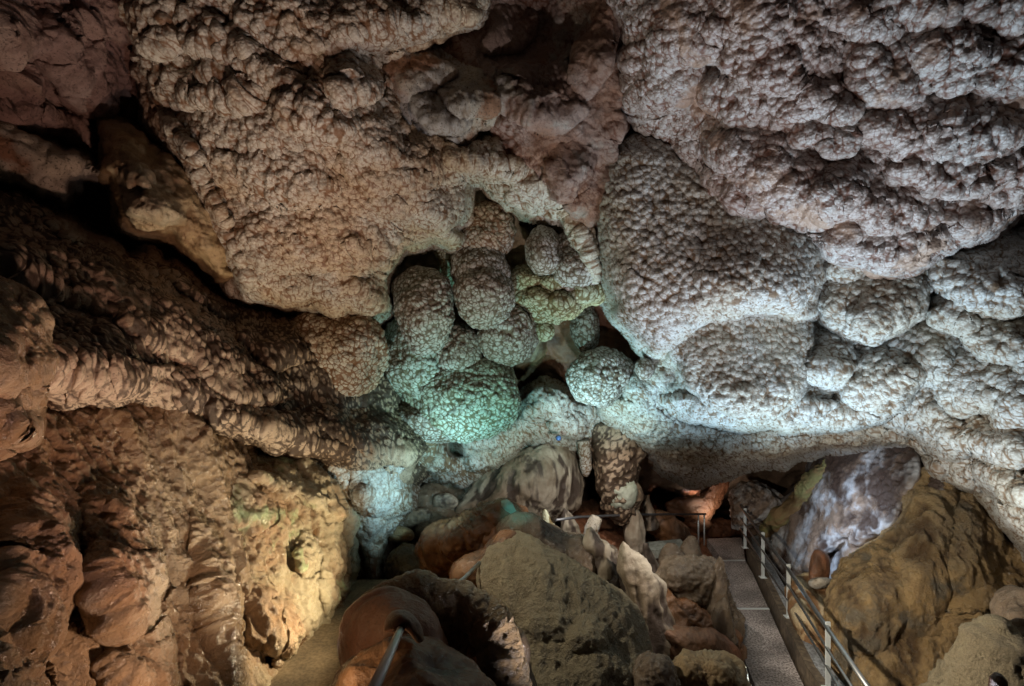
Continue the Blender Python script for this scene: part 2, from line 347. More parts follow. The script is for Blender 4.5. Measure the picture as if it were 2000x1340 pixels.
def patch(name, m, style, poly, cp, T=.8, R=.6, lobes=(), sp=3.0, rag=9, disp=1., lk=1.):
    poly = chaikin(poly); f = tps(cp)
    x0, y0 = poly.min(0) - 40; x1, y1 = poly.max(0) + 40
    x0 = max(x0, -420); x1 = min(x1, 2420); y0 = max(y0, -380); y1 = min(y1, 1720)
    nx = int((x1 - x0) / sp) + 1; ny = int((y1 - y0) / sp) + 1
    gx, gy = np.meshgrid(np.linspace(x0, x1, nx), np.linspace(y0, y1, ny)); px = gx.ravel(); py = gy.ravel()
    q = np.stack([px / 45, py / 45, np.zeros_like(px)], 1)
    w = np.stack([px + rag * (vn(q, 1, .3) + .5 * vn(q, .4, 3.)), py + rag * (vn(q, 1, 20.3) + .5 * vn(q, .4, 9.))], 1)
    B = np.maximum(f(px, py), 1.5)
    d = sdf(w, poly) * B / 1000
    t = np.clip(d / R, 0, 1)
    D = B + T * (1 - np.sqrt(np.clip(1 - (1 - t) ** 2, 0, 1))) + np.clip(-d, 0, 9) * 6
    wx = px + 10 * vn(q, .9, 5.); wy = py + 10 * vn(q, .9, 25.)
    D = D - lk * lobe_field(wx, wy, lobes)
    P = W(px, py, D)
    I = np.arange(nx * ny).reshape(ny, nx)
    Fq = np.stack([I[:-1, :-1], I[1:, :-1], I[1:, 1:], I[:-1, 1:]], -1).reshape(-1, 4)
    keep = (d[Fq] > -.14).any(1); Fq = Fq[keep]
    used = np.unique(Fq); mp = np.full(len(P), -1); mp[used] = np.arange(len(used)); P = P[used]; Fq = mp[Fq]
    Nn = vnorm(P, Fq)
    if (Nn * P).sum(1).mean() > 0: Nn = -Nn; Fq = Fq[:, ::-1]
    h, c = style(P)
    vw = P / np.linalg.norm(P, axis=1, keepdims=True); fc = np.abs((Nn * vw).sum(1)); h = h * (.35 + .65 * sst(fc, 0, .5))
    Nn = Nn - .45 * vw; Nn /= np.linalg.norm(Nn, axis=1, keepdims=True)
    return link(name, P + Nn * (h * disp)[:, None], Fq, m, c)
_cs = {}
def cubesphere(n):
    if n in _cs: return _cs[n]
    t = np.tan(np.linspace(-math.pi / 4, math.pi / 4, n + 1)); a, b = np.meshgrid(t, t); o = np.ones_like(a)
    V = []; Fs = []; k = 0
    for s in (1, -1):
        for ax in range(3):
            c = [a * s, b, o * s]; c = c[-ax:] + c[:-ax] if ax else c
            V.append(np.stack([x.ravel() for x in c], 1))
            I = np.arange((n + 1) ** 2).reshape(n + 1, n + 1) + k; k += (n + 1) ** 2
            Fs.append(np.stack([I[:-1, :-1], I[:-1, 1:], I[1:, 1:], I[1:, :-1]], -1).reshape(-1, 4))
    V = np.concatenate(V); Fq = np.concatenate(Fs)
    u, first, inv = np.unique(np.round(V * 1e5).astype(np.int64), axis=0, return_index=True, return_inverse=True)
    V = V[first]; Fq = inv.ravel()[Fq]; V = V / np.linalg.norm(V, axis=1, keepdims=True)
    _cs[n] = (V, Fq); return _cs[n]
def rock(name, m, style, out, D, T, sp=3.2, tilt=(0, 0), lumps=(), disp=1., p=2.2, floor=None):
    """closed rock: out = (cx,cy,rx,ry,rot) or an outline of points; T = half thickness in metres"""
    if len(out) == 5 and not hasattr(out[0], '__len__'):
        cx, cy, rx, ry, rot = out; th = np.linspace(0, 2 * math.pi, 73)[:-1]; a = math.radians(rot)
        out = [(cx + rx * math.cos(t) * math.cos(a) - ry * math.sin(t) * math.sin(a), cy + rx * math.cos(t) * math.sin(a) + ry * math.sin(t) * math.cos(a)) for t in th]
        poly = np.array(out); c = np.array([cx, cy], float)
    else:
        poly = chaikin(out); c = (poly.max(0) + poly.min(0)) / 2
        q = np.roll(poly, -1, 0); cr = poly[:, 0] * q[:, 1] - q[:, 0] * poly[:, 1]
        c = ((poly + q) * cr[:, None]).sum(0) / (3 * cr.sum())
    ang = np.arctan2(poly[:, 1] - c[1], poly[:, 0] - c[0]); rad = np.hypot(*(poly - c).T); o = np.argsort(ang)
    ang = ang[o]; rad = rad[o]
    size = rad.mean() * 2; n = int(min(150, max(10, size * .95 / sp)))
    S, Fq = cubesphere(n)
    th = np.arctan2(-S[:, 2], S[:, 0]); R = np.interp(th, np.r_[ang - 2 * math.pi, ang, ang + 2 * math.pi], np.r_[rad, rad, rad])
    s = np.hypot(S[:, 0], S[:, 2]); dp = np.abs(S[:, 1])
    nrm = (s ** p + dp ** p) ** (-1 / p)
    rr = s * nrm; dd = np.sign(S[:, 1]) * dp * nrm
    px = c[0] + R * rr * np.cos(th); py = c[1] + R * rr * np.sin(th)
    Dv = D + T * dd + tilt[0] * (px - c[0]) + tilt[1] * (py - c[1])
    if lumps: Dv = Dv - lobe_field(px, py, lumps, False) * (dd < 0)
    P = W(px, py, np.maximum(Dv, .8))
    if floor is not None: P[:, 2] = np.maximum(P[:, 2], floor)
    Nn = vnorm(P, Fq); cc = P.mean(0)
    if ((P - cc) * Nn).sum() < 0: Nn = -Nn; Fq = Fq[:, ::-1]
    h, cv = style(P); disp *= min(1., (rad.mean() * D / 1000) / .55)
    return link(name, P + Nn * (h * disp)[:, None], Fq, m, cv)
def column(name, m, style, pts, D, disp=1., n=64, sp=3., depth=1., rootz=None):
    """tapered column swept through (px, py, radius px[, D]) points"""
    A = np.array([(*Wp(q[0], q[1], q[3] if len(q) > 3 else D), q[2] * (q[3] if len(q) > 3 else D) / 1000) for q in pts])
    k = np.r_[0, np.cumsum(np.linalg.norm(np.diff(A[:, :3], axis=0), axis=1))]
    L_ = max(8, int(k[-1] / (D / 1000 * sp))); t = np.linspace(0, k[-1], L_ + 1)
    # smooth interpolation
    C = np.stack([np.interp(t, k, A[:, i]) for i in range(4)], 1)
    for _ in range(max(2, L_ // 12)): C[1:-1] = (C[:-2] + 2 * C[1:-1] + C[2:]) / 4
    tg = np.gradient(C[:, :3], axis=0); tg /= np.linalg.norm(tg, axis=1, keepdims=True)
    e1 = np.cross(tg, np.array([0, 1, .01])); e1 /= np.linalg.norm(e1, axis=1, keepdims=True); e2 = np.cross(tg, e1)
    a = np.linspace(0, 2 * math.pi, n, endpoint=False)
    V = C[:, None, :3] + C[:, None, 3:4] * (np.cos(a)[None, :, None] * e1[:, None] + depth * np.sin(a)[None, :, None] * e2[:, None])
    V = V.reshape(-1, 3); V = np.concatenate([V, C[:1, :3], C[-1:, :3]])
    I = np.arange((L_ + 1) * n).reshape(L_ + 1, n); J = np.roll(I, -1, 1)
    Fq = np.stack([I[:-1], J[:-1], J[1:], I[1:]], -1).reshape(-1, 4)
    z = len(V) - 2
    cap0 = np.stack([J[0], I[0], np.full(n, z), np.full(n, z)], -1); cap1 = np.stack([I[-1], J[-1], np.full(n, z + 1), np.full(n, z + 1)], -1)
    Nn = vnorm(V, Fq); Nn[-2] = -tg[0]; Nn[-1] = tg[-1]
    if ((V[:-2] - np.repeat(C[:, :3], n, 0)) * Nn[:-2]).sum() < 0: Nn[:-2] = -Nn[:-2]
    h, cv = style(V); disp *= min(1., (C[:, 3].max()) / .45); V = V + Nn * (h * disp)[:, None]
    # fans as triangles need their own faces: drop degenerate quads by using tri pairs
    half = np.arange(0, n, 2)
    c0 = np.stack([I[0][half], np.full(len(half), z), I[0][(half + 2) % n], I[0][(half + 1) % n]], -1)
    c1 = np.stack([I[-1][half], I[-1][(half + 1) % n], I[-1][(half + 2) % n], np.full(len(half), z + 1)], -1)
    return link(name, V, np.concatenate([Fq, c0, c1]), m, cv)

# ================================================================== THE CAVE SHELL (structure)
struct(patch('cave_wall', 'back', s_rough, [(-900, -900), (2900, -900), (2900, 2100), (-900, 2100)],
    [(-400, -350, 6.5), (400, -350, 7), (1000, -350, 8), (1600, -350, 8), (2400, -350, 7), (-400, 400, 9), (300, 450, 15), (0, 450, 11), (700, 500, 13), (1100, 550, 14), (1500, 500, 13), (2400, 400, 10),
     (-400, 900, 6), (200, 900, 9), (700, 950, 13), (1100, 800, 18), (1300, 960, 24), (1550, 930, 19), (2000, 900, 13), (2400, 1000, 9), (700, 1080, 11.5), (1000, 1000, 16), (1300, 1100, 16), (-400, 1700, 4), (2400, 1700, 6)], sp=7))
# floor of the chamber: one uneven sheet
def floor_sheet():
    x = np.arange(-9, 12, .09); y = np.arange(-1.5, 24, .09); X, Y = np.meshgrid(x, y)
    P = np.stack([X.ravel(), Y.ravel(), np.full(X.size, -6.1)], 1)
    P[:, 2] += .35 * fbm(P, 2.2, 4, 3.) + .12 * fbm(P, .5, 3, 8.) + np.clip(Y.ravel() - 9, 0, 8) * -.02
    lp = np.clip(1 - np.abs(P[:, 0] + 2.4) / 2.2, 0, 1) * (P[:, 1] < 12.5)          # raised under the left path
    P[:, 2] += 1.1 * sst(lp, 0, .6)
    I = np.arange(X.size).reshape(X.shape)
    Fq = np.stack([I[:-1, :-1], I[:-1, 1:], I[1:, 1:], I[1:, :-1]], -1).reshape(-1, 4)
    return link('floor', P, Fq, 'redbrown', np.clip(.5 + fbm(P, .6, 3), 0, 1))
struct(floor_sheet())

# upper left: broken reddish rock, and the pale ledge under it
struct(patch('cave_roof', 'rough', s_rough, [(-420, -380), (200, -380), (330, -40), (360, 90), (370, 230), (375, 330), (320, 350), (225, 250), (205, 330), (150, 335), (90, 300), (0, 262), (-420, 200)],
    [(-400, -380, 4.5), (0, 0, 5.6), (250, 0, 6.8), (0, 260, 6.6), (240, 280, 7.8), (-400, 200, 5)], T=.5, R=.5,
    lobes=[(40, 200, 90, 80, 10, .25), (160, 120, 110, 60, 55, .35), (60, 60, 100, 50, 0, .25), (150, 255, 90, 40, 35, .3)], rag=14, disp=1.4, sp=2.4))
struct(patch('cave_roof', 'pale', s_rough, [(-420, 180), (0, 235), (60, 258), (110, 285), (170, 322), (205, 345), (150, 338), (135, 360), (132, 398), (95, 388), (60, 372), (10, 350), (-30, 330), (-420, 330)],
    [(-400, 200, 5), (0, 300, 6.0), (200, 340, 6.6), (60, 380, 6.2)], T=.4, R=.35, rag=14, disp=.5))

# tan hanging fin between the reddish rock and the coral ceiling
struct(patch('cave_roof', 'tan', s_fin, [(180, 215), (250, 230), (310, 290), (360, 330), (420, 420), (470, 540), (432, 548), (390, 505), (355, 462), (338, 444), (325, 455), (268, 448), (235, 395), (228, 360), (198, 345), (205, 300)],
    [(200, 240, 6.9), (300, 300, 6.7), (300, 440, 6.4), (440, 530, 7.6)], T=.6, R=.4, lobes=[(240, 310, 90, 40, 50, .25), (300, 400, 60, 40, 20, .25)], sp=2.2, rag=12))
struct(patch('cave_roof', 'coral_warm', s_popfine, [(270, 200), (340, 230), (400, 330), (440, 430), (500, 560), (470, 590), (440, 560), (400, 450), (350, 350), (300, 310), (240, 240)],
    [(270, 200, 7.4), (340, 300, 7.3), (470, 560, 8.0)], T=.5, R=.4, sp=2.8, rag=10))

# centre left coral ceiling
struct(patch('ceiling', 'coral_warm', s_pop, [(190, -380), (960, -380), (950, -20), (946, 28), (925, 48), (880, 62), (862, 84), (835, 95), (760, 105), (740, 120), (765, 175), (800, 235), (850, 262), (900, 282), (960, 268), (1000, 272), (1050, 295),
     (1100, 335), (1100, 400), (1160, 420), (1176, 500), (1180, 560), (1140, 540), (1110, 420), (1060, 415), (1015, 400), (985, 378), (950, 352), (912, 346), (893, 360), (900, 400), (898, 455), (893, 470), (850, 468), (790, 478), (765, 505), (738, 530), (752, 570), (757, 605),
     (735, 622), (690, 614), (640, 620), (600, 612), (560, 606), (528, 592), (500, 592), (465, 588), (450, 570), (440, 540), (420, 490), (395, 430), (360, 350), (330, 290), (285, 230), (262, 150), (235, 40)],
    [(190, -380, 5.2), (900, -380, 6.0), (250, 0, 6.3), (600, 0, 6.6), (900, 0, 7.0), (350, 300, 7.3), (600, 200, 6.9), (800, 300, 7.6), (650, 400, 7.6), (480, 560, 8.0), (740, 590, 8.9), (880, 440, 8.4), (1000, 330, 8.3), (1170, 520, 9.4)],
    T=.9, R=.7, sp=2.0, rag=11, lk=.66, lobes=[
      (415, 140, 28, 22, 0, .3), (450, 170, 75, 42, -15, .42), (520, 140, 60, 40, 20, .35), (690, 165, 52, 48, 0, .55), (620, 215, 95, 60, 20, .5), (560, 40, 100, 60, 20, .3), (700, 40, 120, 60, 0, .32), (860, 30, 90, 45, -5, .4),
      (460, 90, 40, 30, 0, .3), (400, 60, 50, 40, 0, .3), (300, 60, 45, 50, 0, .35), (350, 170, 60, 50, 20, .28), (700, 260, 90, 45, 30, .35), (500, 240, 90, 60, 10, .3), (760, 330, 100, 50, 15, .25), (420, 290, 80, 60, 30, .26), (560, 330, 110, 60, 20, .26),
      (820, 400, 90, 50, 10, .28), (640, 470, 120, 60, 5, .32), (520, 470, 80, 55, 20, .3), (540, 560, 70, 50, 10, .42), (480, 570, 38, 30, 0, .35), (680, 570, 80, 50, 10, .4), (740, 480, 60, 40, 10, .3), (930, 310, 70, 38, 20, .3), (1150, 500, 45, 60, 0, .25)]))

# the recess high in the centre: pale knobbly rock and dark red rock
def s_mix(P):
    a = s_rough(P); b = s_pop(P); m = sst(fbm(P, .8, 3, 15.), -.2, .2)
    return a[0] * .55 + b[0] * (.25 + .6 * m), np.clip(a[1] * .5 + b[1] * .5 - .1 * m, 0, 1)
struct(patch('ceiling', 'rust', s_mix, [(840, -380), (1260, -380), (1230, 0), (1222, 120), (1215, 230), (1195, 300), (1178, 430), (1120, 430), (1060, 350), (980, 310), (930, 220), (880, 120), (850, 60)],
    [(900, -380, 6.6), (1200, -380, 6.6), (900, 60, 8.0), (1050, 60, 8.6), (1200, 60, 7.7), (1050, 250, 8.1), (1150, 350, 8.7), (1190, 250, 8.2)], T=.3, R=.3, rag=14, sp=2.2,
    lobes=[(990, 60, 60, 40, -30, .3), (1160, 80, 40, 120, 12, .4), (1060, 190, 90, 60, 20, .35), (1150, 280, 32, 50, 0, -.5), (1115, 330, 50, 60, 15, .3)]))
struct(patch('ceiling', 'pale', lambda P: (lambda a, b: (a[0] * .6 + b[0] * .55, a[1] * .5 + b[1] * .5))(s_rough(P), s_pop(P)), [(742, 90), (800, 70), (860, 60), (880, 100), (900, 120), (960, 150), (985, 190), (985, 235), (940, 262), (900, 280), (850, 275), (800, 245), (770, 190), (745, 150)],
    [(745, 100, 7.7), (900, 100, 8.0), (980, 200, 8.0), (850, 270, 7.7)], T=.45, R=.4, sp=2.5, rag=12, lobes=[(790, 130, 60, 50, 60, .2), (850, 120, 40, 60, 20, .25), (920, 185, 65, 45, 10, .3), (860, 215, 60, 45, 20, .25)]))

# right coral ceiling: upper layer
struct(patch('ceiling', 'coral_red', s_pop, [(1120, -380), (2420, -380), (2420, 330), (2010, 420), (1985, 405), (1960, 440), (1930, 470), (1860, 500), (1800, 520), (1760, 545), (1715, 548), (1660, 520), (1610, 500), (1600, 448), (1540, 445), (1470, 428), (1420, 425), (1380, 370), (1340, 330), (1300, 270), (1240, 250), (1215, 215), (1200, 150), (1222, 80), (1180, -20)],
    [(1150, -380, 5.4), (2400, -380, 4.8), (1220, 60, 7.2), (1600, 0, 6.3), (2000, 0, 5.9), (2400, 300, 5.8), (1300, 260, 8.1), (1600, 440, 7.4), (2000, 400, 6.9), (1750, 540, 7.8)],
    T=.8, R=.7, sp=2.0, rag=11, lk=.68, lobes=[
      (1330, 50, 150, 90, -20, .50), (1290, 150, 100, 65, -25, .42), (1430, 40, 55, 50, 0, .4), (1530, 70, 130, 120, 70, .6), (1540, 160, 110, 90, 0, .45), (1440, 180, 70, 60, 20, .4), (1470, 290, 95, 85, 20, .5), (1440, 370, 80, 50, 20, .45), (1560, 370, 95, 75, 0, .55), (1640, 360, 48, 65, 10, .5),
      (1590, 250, 45, 38, 0, .4), (1635, 265, 40, 40, 0, .42), (1645, 210, 38, 34, 0, .4), (1600, 200, 34, 30, 0, .4), (1740, 130, 90, 90, 30, .42), (1850, 90, 90, 80, 0, .45), (1960, 110, 80, 90, 0, .4), (1780, 250, 110, 60, 10, .42), (1900, 240, 100, 70, 10, .42), (1860, 330, 120, 50, 5, .45), (1980, 350, 80, 60, 0, .38),
      (1740, 400, 90, 55, 10, .42), (1760, 480, 100, 55, -10, .55), (1880, 440, 110, 50, -15, .5), (1650, 480, 60, 45, 10, .4), (2150, 100, 140, 150, 0, .5), (2200, 320, 150, 90, -20, .5), (1700, 30, 70, 60, 0, .35), (1800, 0, 90, 60, 0, .35), (1950, 0, 80, 60, 0, .35), (1370, 90, 30, 20, 0, .2)]))
# right coral ceiling: the great overhanging swell in the middle
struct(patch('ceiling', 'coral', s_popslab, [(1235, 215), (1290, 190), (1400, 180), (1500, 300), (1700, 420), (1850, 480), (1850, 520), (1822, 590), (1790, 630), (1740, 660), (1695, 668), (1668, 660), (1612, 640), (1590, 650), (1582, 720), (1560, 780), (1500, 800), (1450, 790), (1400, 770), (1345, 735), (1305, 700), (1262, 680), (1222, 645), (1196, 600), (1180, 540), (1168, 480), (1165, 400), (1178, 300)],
    [(1180, 300, 8.8), (1170, 500, 9.1), (1400, 300, 8.7), (1600, 450, 8.7), (1840, 520, 9.0), (1300, 690, 9.6), (1560, 780, 9.6), (1700, 660, 9.5)], T=.9, R=.8, sp=2.6, rag=9))
struct(patch('ceiling', 'coral', s_popslab, [(1290, 640), (1350, 600), (1450, 560), (1560, 580), (1592, 620), (1590, 690), (1575, 745), (1555, 785), (1510, 812), (1450, 812), (1395, 790), (1345, 745), (1312, 705)],
    [(1290, 660, 9.3), (1450, 600, 9.0), (1580, 620, 9.1), (1560, 760, 8.8), (1400, 770, 8.9)], T=.7, R=.45, sp=2.1, rag=7))
struct(patch('ceiling', 'coral', s_popslab, [(1590, 430), (1680, 430), (1790, 460), (1856, 490), (1846, 540), (1824, 590), (1788, 632), (1735, 662), (1696, 672), (1660, 655), (1620, 640), (1594, 612), (1600, 560), (1604, 500)],
    [(1600, 440, 8.5), (1850, 500, 8.4), (1600, 620, 8.5), (1700, 660, 8.2)], T=.7, R=.45, sp=2.1, rag=7, lobes=[(1650, 500, 60, 50, 0, .2), (1740, 580, 90, 80, -20, .2)]))
struct(patch('ceiling', 'coral', s_popslab, [(1182, 300), (1240, 240), (1330, 250), (1420, 330), (1520, 400), (1600, 440), (1618, 500), (1612, 560), (1588, 618), (1545, 622), (1500, 612), (1450, 618), (1400, 632), (1345, 645), (1300, 690), (1262, 682), (1224, 645), (1198, 600), (1184, 540), (1172, 480), (1170, 400)],
    [(1180, 320, 8.5), (1174, 500, 8.7), (1400, 340, 8.2), (1600, 450, 8.1), (1290, 680, 8.8), (1580, 610, 8.0), (1420, 560, 7.9)], T=.9, R=.6, sp=2.1, rag=8, lobes=[(1480, 540, 130, 90, 5, .2), (1300, 560, 110, 110, 20, .15)]))
# right coral ceiling: lower layer that comes down to the walkway
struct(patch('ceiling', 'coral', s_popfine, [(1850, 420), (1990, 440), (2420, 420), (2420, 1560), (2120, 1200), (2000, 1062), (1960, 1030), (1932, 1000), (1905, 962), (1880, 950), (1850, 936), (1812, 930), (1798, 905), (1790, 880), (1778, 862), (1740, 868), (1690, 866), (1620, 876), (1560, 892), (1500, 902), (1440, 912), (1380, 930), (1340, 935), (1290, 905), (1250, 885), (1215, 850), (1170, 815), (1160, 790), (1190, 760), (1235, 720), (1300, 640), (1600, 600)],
    [(1170, 800, 11.6), (1240, 720, 10.4), (1300, 900, 12.0), (1440, 900, 11.4), (1600, 870, 10.6), (1780, 860, 9.6), (1600, 620, 9.4), (1900, 600, 8.2), (2000, 450, 8.0), (2400, 450, 6.6), (2000, 1060, 7.2), (1850, 930, 8.9), (2400, 1500, 5.0)],
    T=1.0, R=.8, sp=2.1, rag=9, lobes=[(1265, 800, 115, 85, 20, .6), (1225, 750, 50, 60, 0, .3), (1330, 850, 90, 60, 20, .4), (1470, 780, 190, 62, 3, .9), (1620, 705, 58, 58, 0, .95), (1716, 728, 84, 88, -12, .9), (1640, 800, 130, 42, -6, .75), (1420, 880, 90, 40, 5, .35), (1550, 860, 120, 34, -4, .3), (1690, 850, 90, 36, -5, .35), (1810, 690, 75, 60, 25, .5), (1870, 610, 60, 50, 10, .5), (1930, 540, 110, 80, 15, .6), (1950, 650, 80, 60, 20, .5), (1890, 740, 70, 80, 20, .5), (1975, 760, 60, 90, 0, .5), (1790, 800, 75, 60, 10, .45), (1850, 840, 75, 50, 20, .5), (1950, 860, 90, 50, 20, .5), (1770, 860, 50, 30, 0, .35), (1870, 920, 70, 34, 25, .4), (1970, 940, 70, 45, 30, .45), (2000, 1010, 70, 45, 45, .4), (2100, 1000, 120, 90, 40, .45), (2100, 700, 120, 120, 0, .5), (2100, 1150, 90, 60, 40, .35)]))
# low ceiling behind the domes and over the far passage
struct(patch('ceiling', 'back', s_rough, [(1220, 860), (1450, 860), (1640, 860), (1700, 860), (1640, 960), (1560, 1010), (1470, 960), (1430, 935), (1380, 990), (1340, 975), (1300, 945), (1265, 945), (1255, 990), (1235, 1000), (1215, 900)],
    [(1230, 880, 13), (1400, 900, 14), (1600, 900, 15), (1300, 960, 15), (1500, 950, 16)], T=.4, R=.4, sp=3))

# ---- left: ridges that sweep down to the middle
struct(patch('wall_left', 'ridge', s_ridge, [(-420, 330), (-100, 350), (0, 372), (60, 400), (130, 432), (170, 452), (215, 470), (262, 500), (285, 470), (322, 480), (350, 520), (380, 540), (420, 560), (445, 600), (478, 612), (510, 625), (560, 620), (640, 640), (740, 700), (800, 800), (858, 842), (862, 880), (835, 905), (815, 935), (760, 940), (690, 925), (620, 905),
      (520, 870), (460, 865), (420, 850), (380, 825), (330, 805), (260, 800), (180, 806), (120, 796), (75, 775), (60, 800), (-420, 850)],
    [(-400, 350, 3.6), (-400, 850, 3.2), (0, 380, 5.6), (0, 780, 4.3), (150, 450, 6.4), (200, 790, 5.4), (300, 500, 7.4), (330, 650, 6.7), (400, 840, 6.7), (460, 620, 8.2), (600, 700, 8.7), (600, 890, 8.2), (760, 800, 9.9), (850, 860, 10.4)],
    T=.8, R=.6, sp=2.2, rag=10, lobes=[(150, 700, 210, 100, 6, .45), (380, 780, 190, 70, 22, .40), (300, 600, 270, 75, 32, .40), (110, 520, 140, 70, 20, .3), (20, 650, 120, 90, 10, .25), (470, 740, 110, 50, 22, .35), (590, 850, 160, 50, 16, .42), (400, 560, 90, 50, 30, .3), (730, 850, 120, 50, 12, .42), (530, 660, 80, 60, 20, .3), (140, 455, 60, 22, 35, .25)]))
struct(patch('wall_left', 'lump', s_lump, [(-420, 520), (-60, 545), (40, 555), (85, 600), (98, 660), (100, 715), (75, 770), (60, 800), (75, 850), (62, 872), (10, 880), (-30, 880), (-420, 900)],
    [(-400, 520, 2.4), (-400, 900, 2.2), (0, 560, 3.9), (90, 680, 4.1), (50, 860, 3.8)], T=.7, R=.5, sp=2.6, rag=8, disp=.6, lobes=[(10, 690, 90, 70, 0, .2), (20, 820, 60, 50, 0, .2)]))
# lower left wall
struct(patch('wall_left', 'lump', s_lump, [(-420, 780), (60, 770), (330, 785), (420, 830), (500, 860), (520, 960), (500, 1100), (470, 1250), (490, 1420), (440, 1720), (-420, 1720)],
    [(-400, 800, 3.0), (-400, 1700, 2.2), (0, 880, 4.4), (0, 1340, 3.5), (250, 850, 5.8), (400, 900, 6.7), (250, 1340, 4.6), (420, 1340, 5.6), (480, 1000, 7.1), (300, 1100, 5.4), (440, 1700, 4.4)],
    T=.5, R=.5, sp=2.3, rag=10, lobes=[(235, 1090, 85, 170, -8, .55), (270, 1270, 70, 110, -15, .35), (350, 1080, 34, 190, -8, -.8), (150, 1080, 26, 170, -5, -.5), (60, 1100, 80, 190, 8, .3), (0, 1330, 60, 170, -28, .5), (420, 1150, 40, 190, -12, .2)]))
struct(patch('wall_left', 'pit', s_pit, [(440, 850), (520, 868), (610, 900), (680, 950), (700, 1010), (696, 1060), (690, 1130), (692, 1165), (680, 1190), (652, 1215), (634, 1240), (610, 1265), (560, 1300), (552, 1325), (540, 1350), (500, 1500), (400, 1500), (385, 1330), (400, 1150), (410, 980)],
    [(440, 860, 7.5), (600, 900, 8.4), (690, 1000, 9.0), (690, 1170, 8.85), (620, 1255, 7.7), (550, 1320, 6.9), (520, 1400, 6.2), (400, 1400, 5.6), (410, 1150, 6.4), (520, 1080, 7.4)],
    T=.7, R=.5, sp=2.1, rag=11, lobes=[(550, 930, 70, 50, 20, .35), (640, 960, 60, 50, 20, .35), (480, 960, 60, 80, 0, .35), (600, 1075, 26, 48, 10, .3), (660, 1130, 40, 90, 0, .25), (470, 1235, 30, 50, -15, -.75), (568, 1158, 13, 18, 0, -.5), (500, 1190, 40, 100, -20, .3), (430, 1260, 20, 90, -12, .3), (560, 1230, 40, 60, -30, .25), (520, 1290, 20, 40, -10, -.4)]))
# cyan column at the end of the left wall, with the hollow beside it
struct(patch('wall_left', 'coral', s_ridge, [(560, 860), (700, 800), (800, 820), (866, 846), (870, 880), (900, 900), (985, 850), (1060, 830), (1075, 870), (1010, 905), (950, 950), (905, 960), (850, 935), (812, 915), (800, 950), (806, 990), (782, 1010), (770, 1040), (748, 1060), (744, 1110), (752, 1140), (735, 1150), (722, 1130), (712, 1080), (694, 1055), (672, 985), (640, 950)],
    [(560, 860, 8.6), (690, 960, 9.2), (700, 1050, 9.8), (745, 1140, 9.9), (860, 860, 10.7), (800, 980, 10.4), (1000, 860, 12), (900, 940, 12)], T=.6, R=.5, sp=2.1, rag=9, disp=.8, lobes=[(750, 960, 60, 60, 10, .4), (715, 1010, 35, 50, 10, .3), (800, 880, 70, 50, 10, .3), (870, 930, 40, 34, 0, -.5), (960, 880, 60, 35, -20, .3), (650, 930, 40, 25, 20, .2)]))
struct(patch('cave_wall', 'pit', s_flow, [(672, 1020), (730, 1010), (800, 1000), (880, 1000), (900, 1150), (840, 1170), (700, 1165), (686, 1120)],
    [(680, 1040, 10.4), (700, 1150, 9.9), (760, 1080, 11.6), (880, 1100, 11.6)], T=.2, R=.3, sp=3))
struct(patch('cave_wall', 'darkflow', s_rough, [(790, 900), (870, 870), (960, 900), (1000, 960), (960, 1040), (850, 1060), (780, 1040), (760, 990)],
    [(790, 1000, 12), (900, 900, 14), (980, 1000, 14)], T=.2, R=.3, sp=3, lobes=[(840, 990, 50, 30, 20, .5), (900, 960, 40, 25, 0, .5)]))

# ================================================================== HANGING DOMES
G = 'rounded coral domes hanging in the middle of the ceiling'
def dome(label, out, D, T, m='dome', tilt=(0, .0), **k):
    return tag(rock('hanging_dome', m, s_dome, out, D + T * .6, T, sp=1.9, tilt=tilt, p=2.0, **k), label, 'rock dome', G)
dome('grey brown rounded dome, frontmost and in the middle of the hanging cluster', (945, 578, 57, 58, 0), 9.5, .55)
dome('dark dome sitting directly on top of the frontmost grey brown dome', (940, 528, 53, 50, 0), 9.75, .5)
dome('uppermost coral boss of the centre stack, just under the orange hollow', (948, 455, 50, 62, 10), 9.9, .5, 'coral_warm')
dome('long egg shaped dome with a shaded brownish top, left of the centre stack', [(822, 520), (865, 535), (886, 590), (886, 640), (868, 672), (838, 682), (806, 668), (786, 630), (772, 600), (776, 550), (795, 525)], 9.6, .6)
dome('dome partly tucked behind the frontmost one, its underside tinted pale teal', (990, 655, 56, 56, 0), 10.1, .55)
dome('small teal grey dome wedged between the egg shaped dome and its right neighbour', (895, 685, 46, 55, 0), 10.2, .5)
dome('largest dome, lit bright teal, lowest of the hanging cluster', [(850, 720), (900, 700), (960, 690), (1000, 720), (1016, 770), (1010, 810), (985, 840), (930, 858), (870, 858), (820, 830), (790, 790), (800, 745)], 10.2, .8, 'dome_green')
dome('tall dome left of the bright teal one with a green stain on its shoulder', [(790, 620), (830, 650), (870, 700), (880, 750), (850, 790), (800, 800), (762, 770), (748, 720), (752, 660), (768, 625)], 10.3, .6, 'dome_green')
dome('flattened grey dome at the lower left foot of the bright teal dome', (822, 826, 74, 34, 12), 10.35, .5)
dome('broad dome with coarse cracked coral, leftmost of the cluster below the ceiling edge', [(570, 625), (640, 612), (720, 622), (752, 660), (752, 710), (735, 755), (700, 778), (650, 768), (600, 740), (560, 700), (520, 660), (530, 635)], 9.0, .6, 'coral_warm')
dome('dark round dome at the upper right of the cluster under the ceiling coral', (1060, 490, 36, 46, 0), 9.5, .45)
dome('dome with a pale yellowish rim, far upper right of the cluster', (1125, 505, 52, 55, 20), 9.7, .5)
dome('solitary ball shaped dome hanging right of the red brown gap', [(1125, 700), (1165, 680), (1210, 690), (1236, 720), (1225, 755), (1200, 782), (1160, 792), (1125, 782), (1108, 745)], 10.6, .55, 'dome')
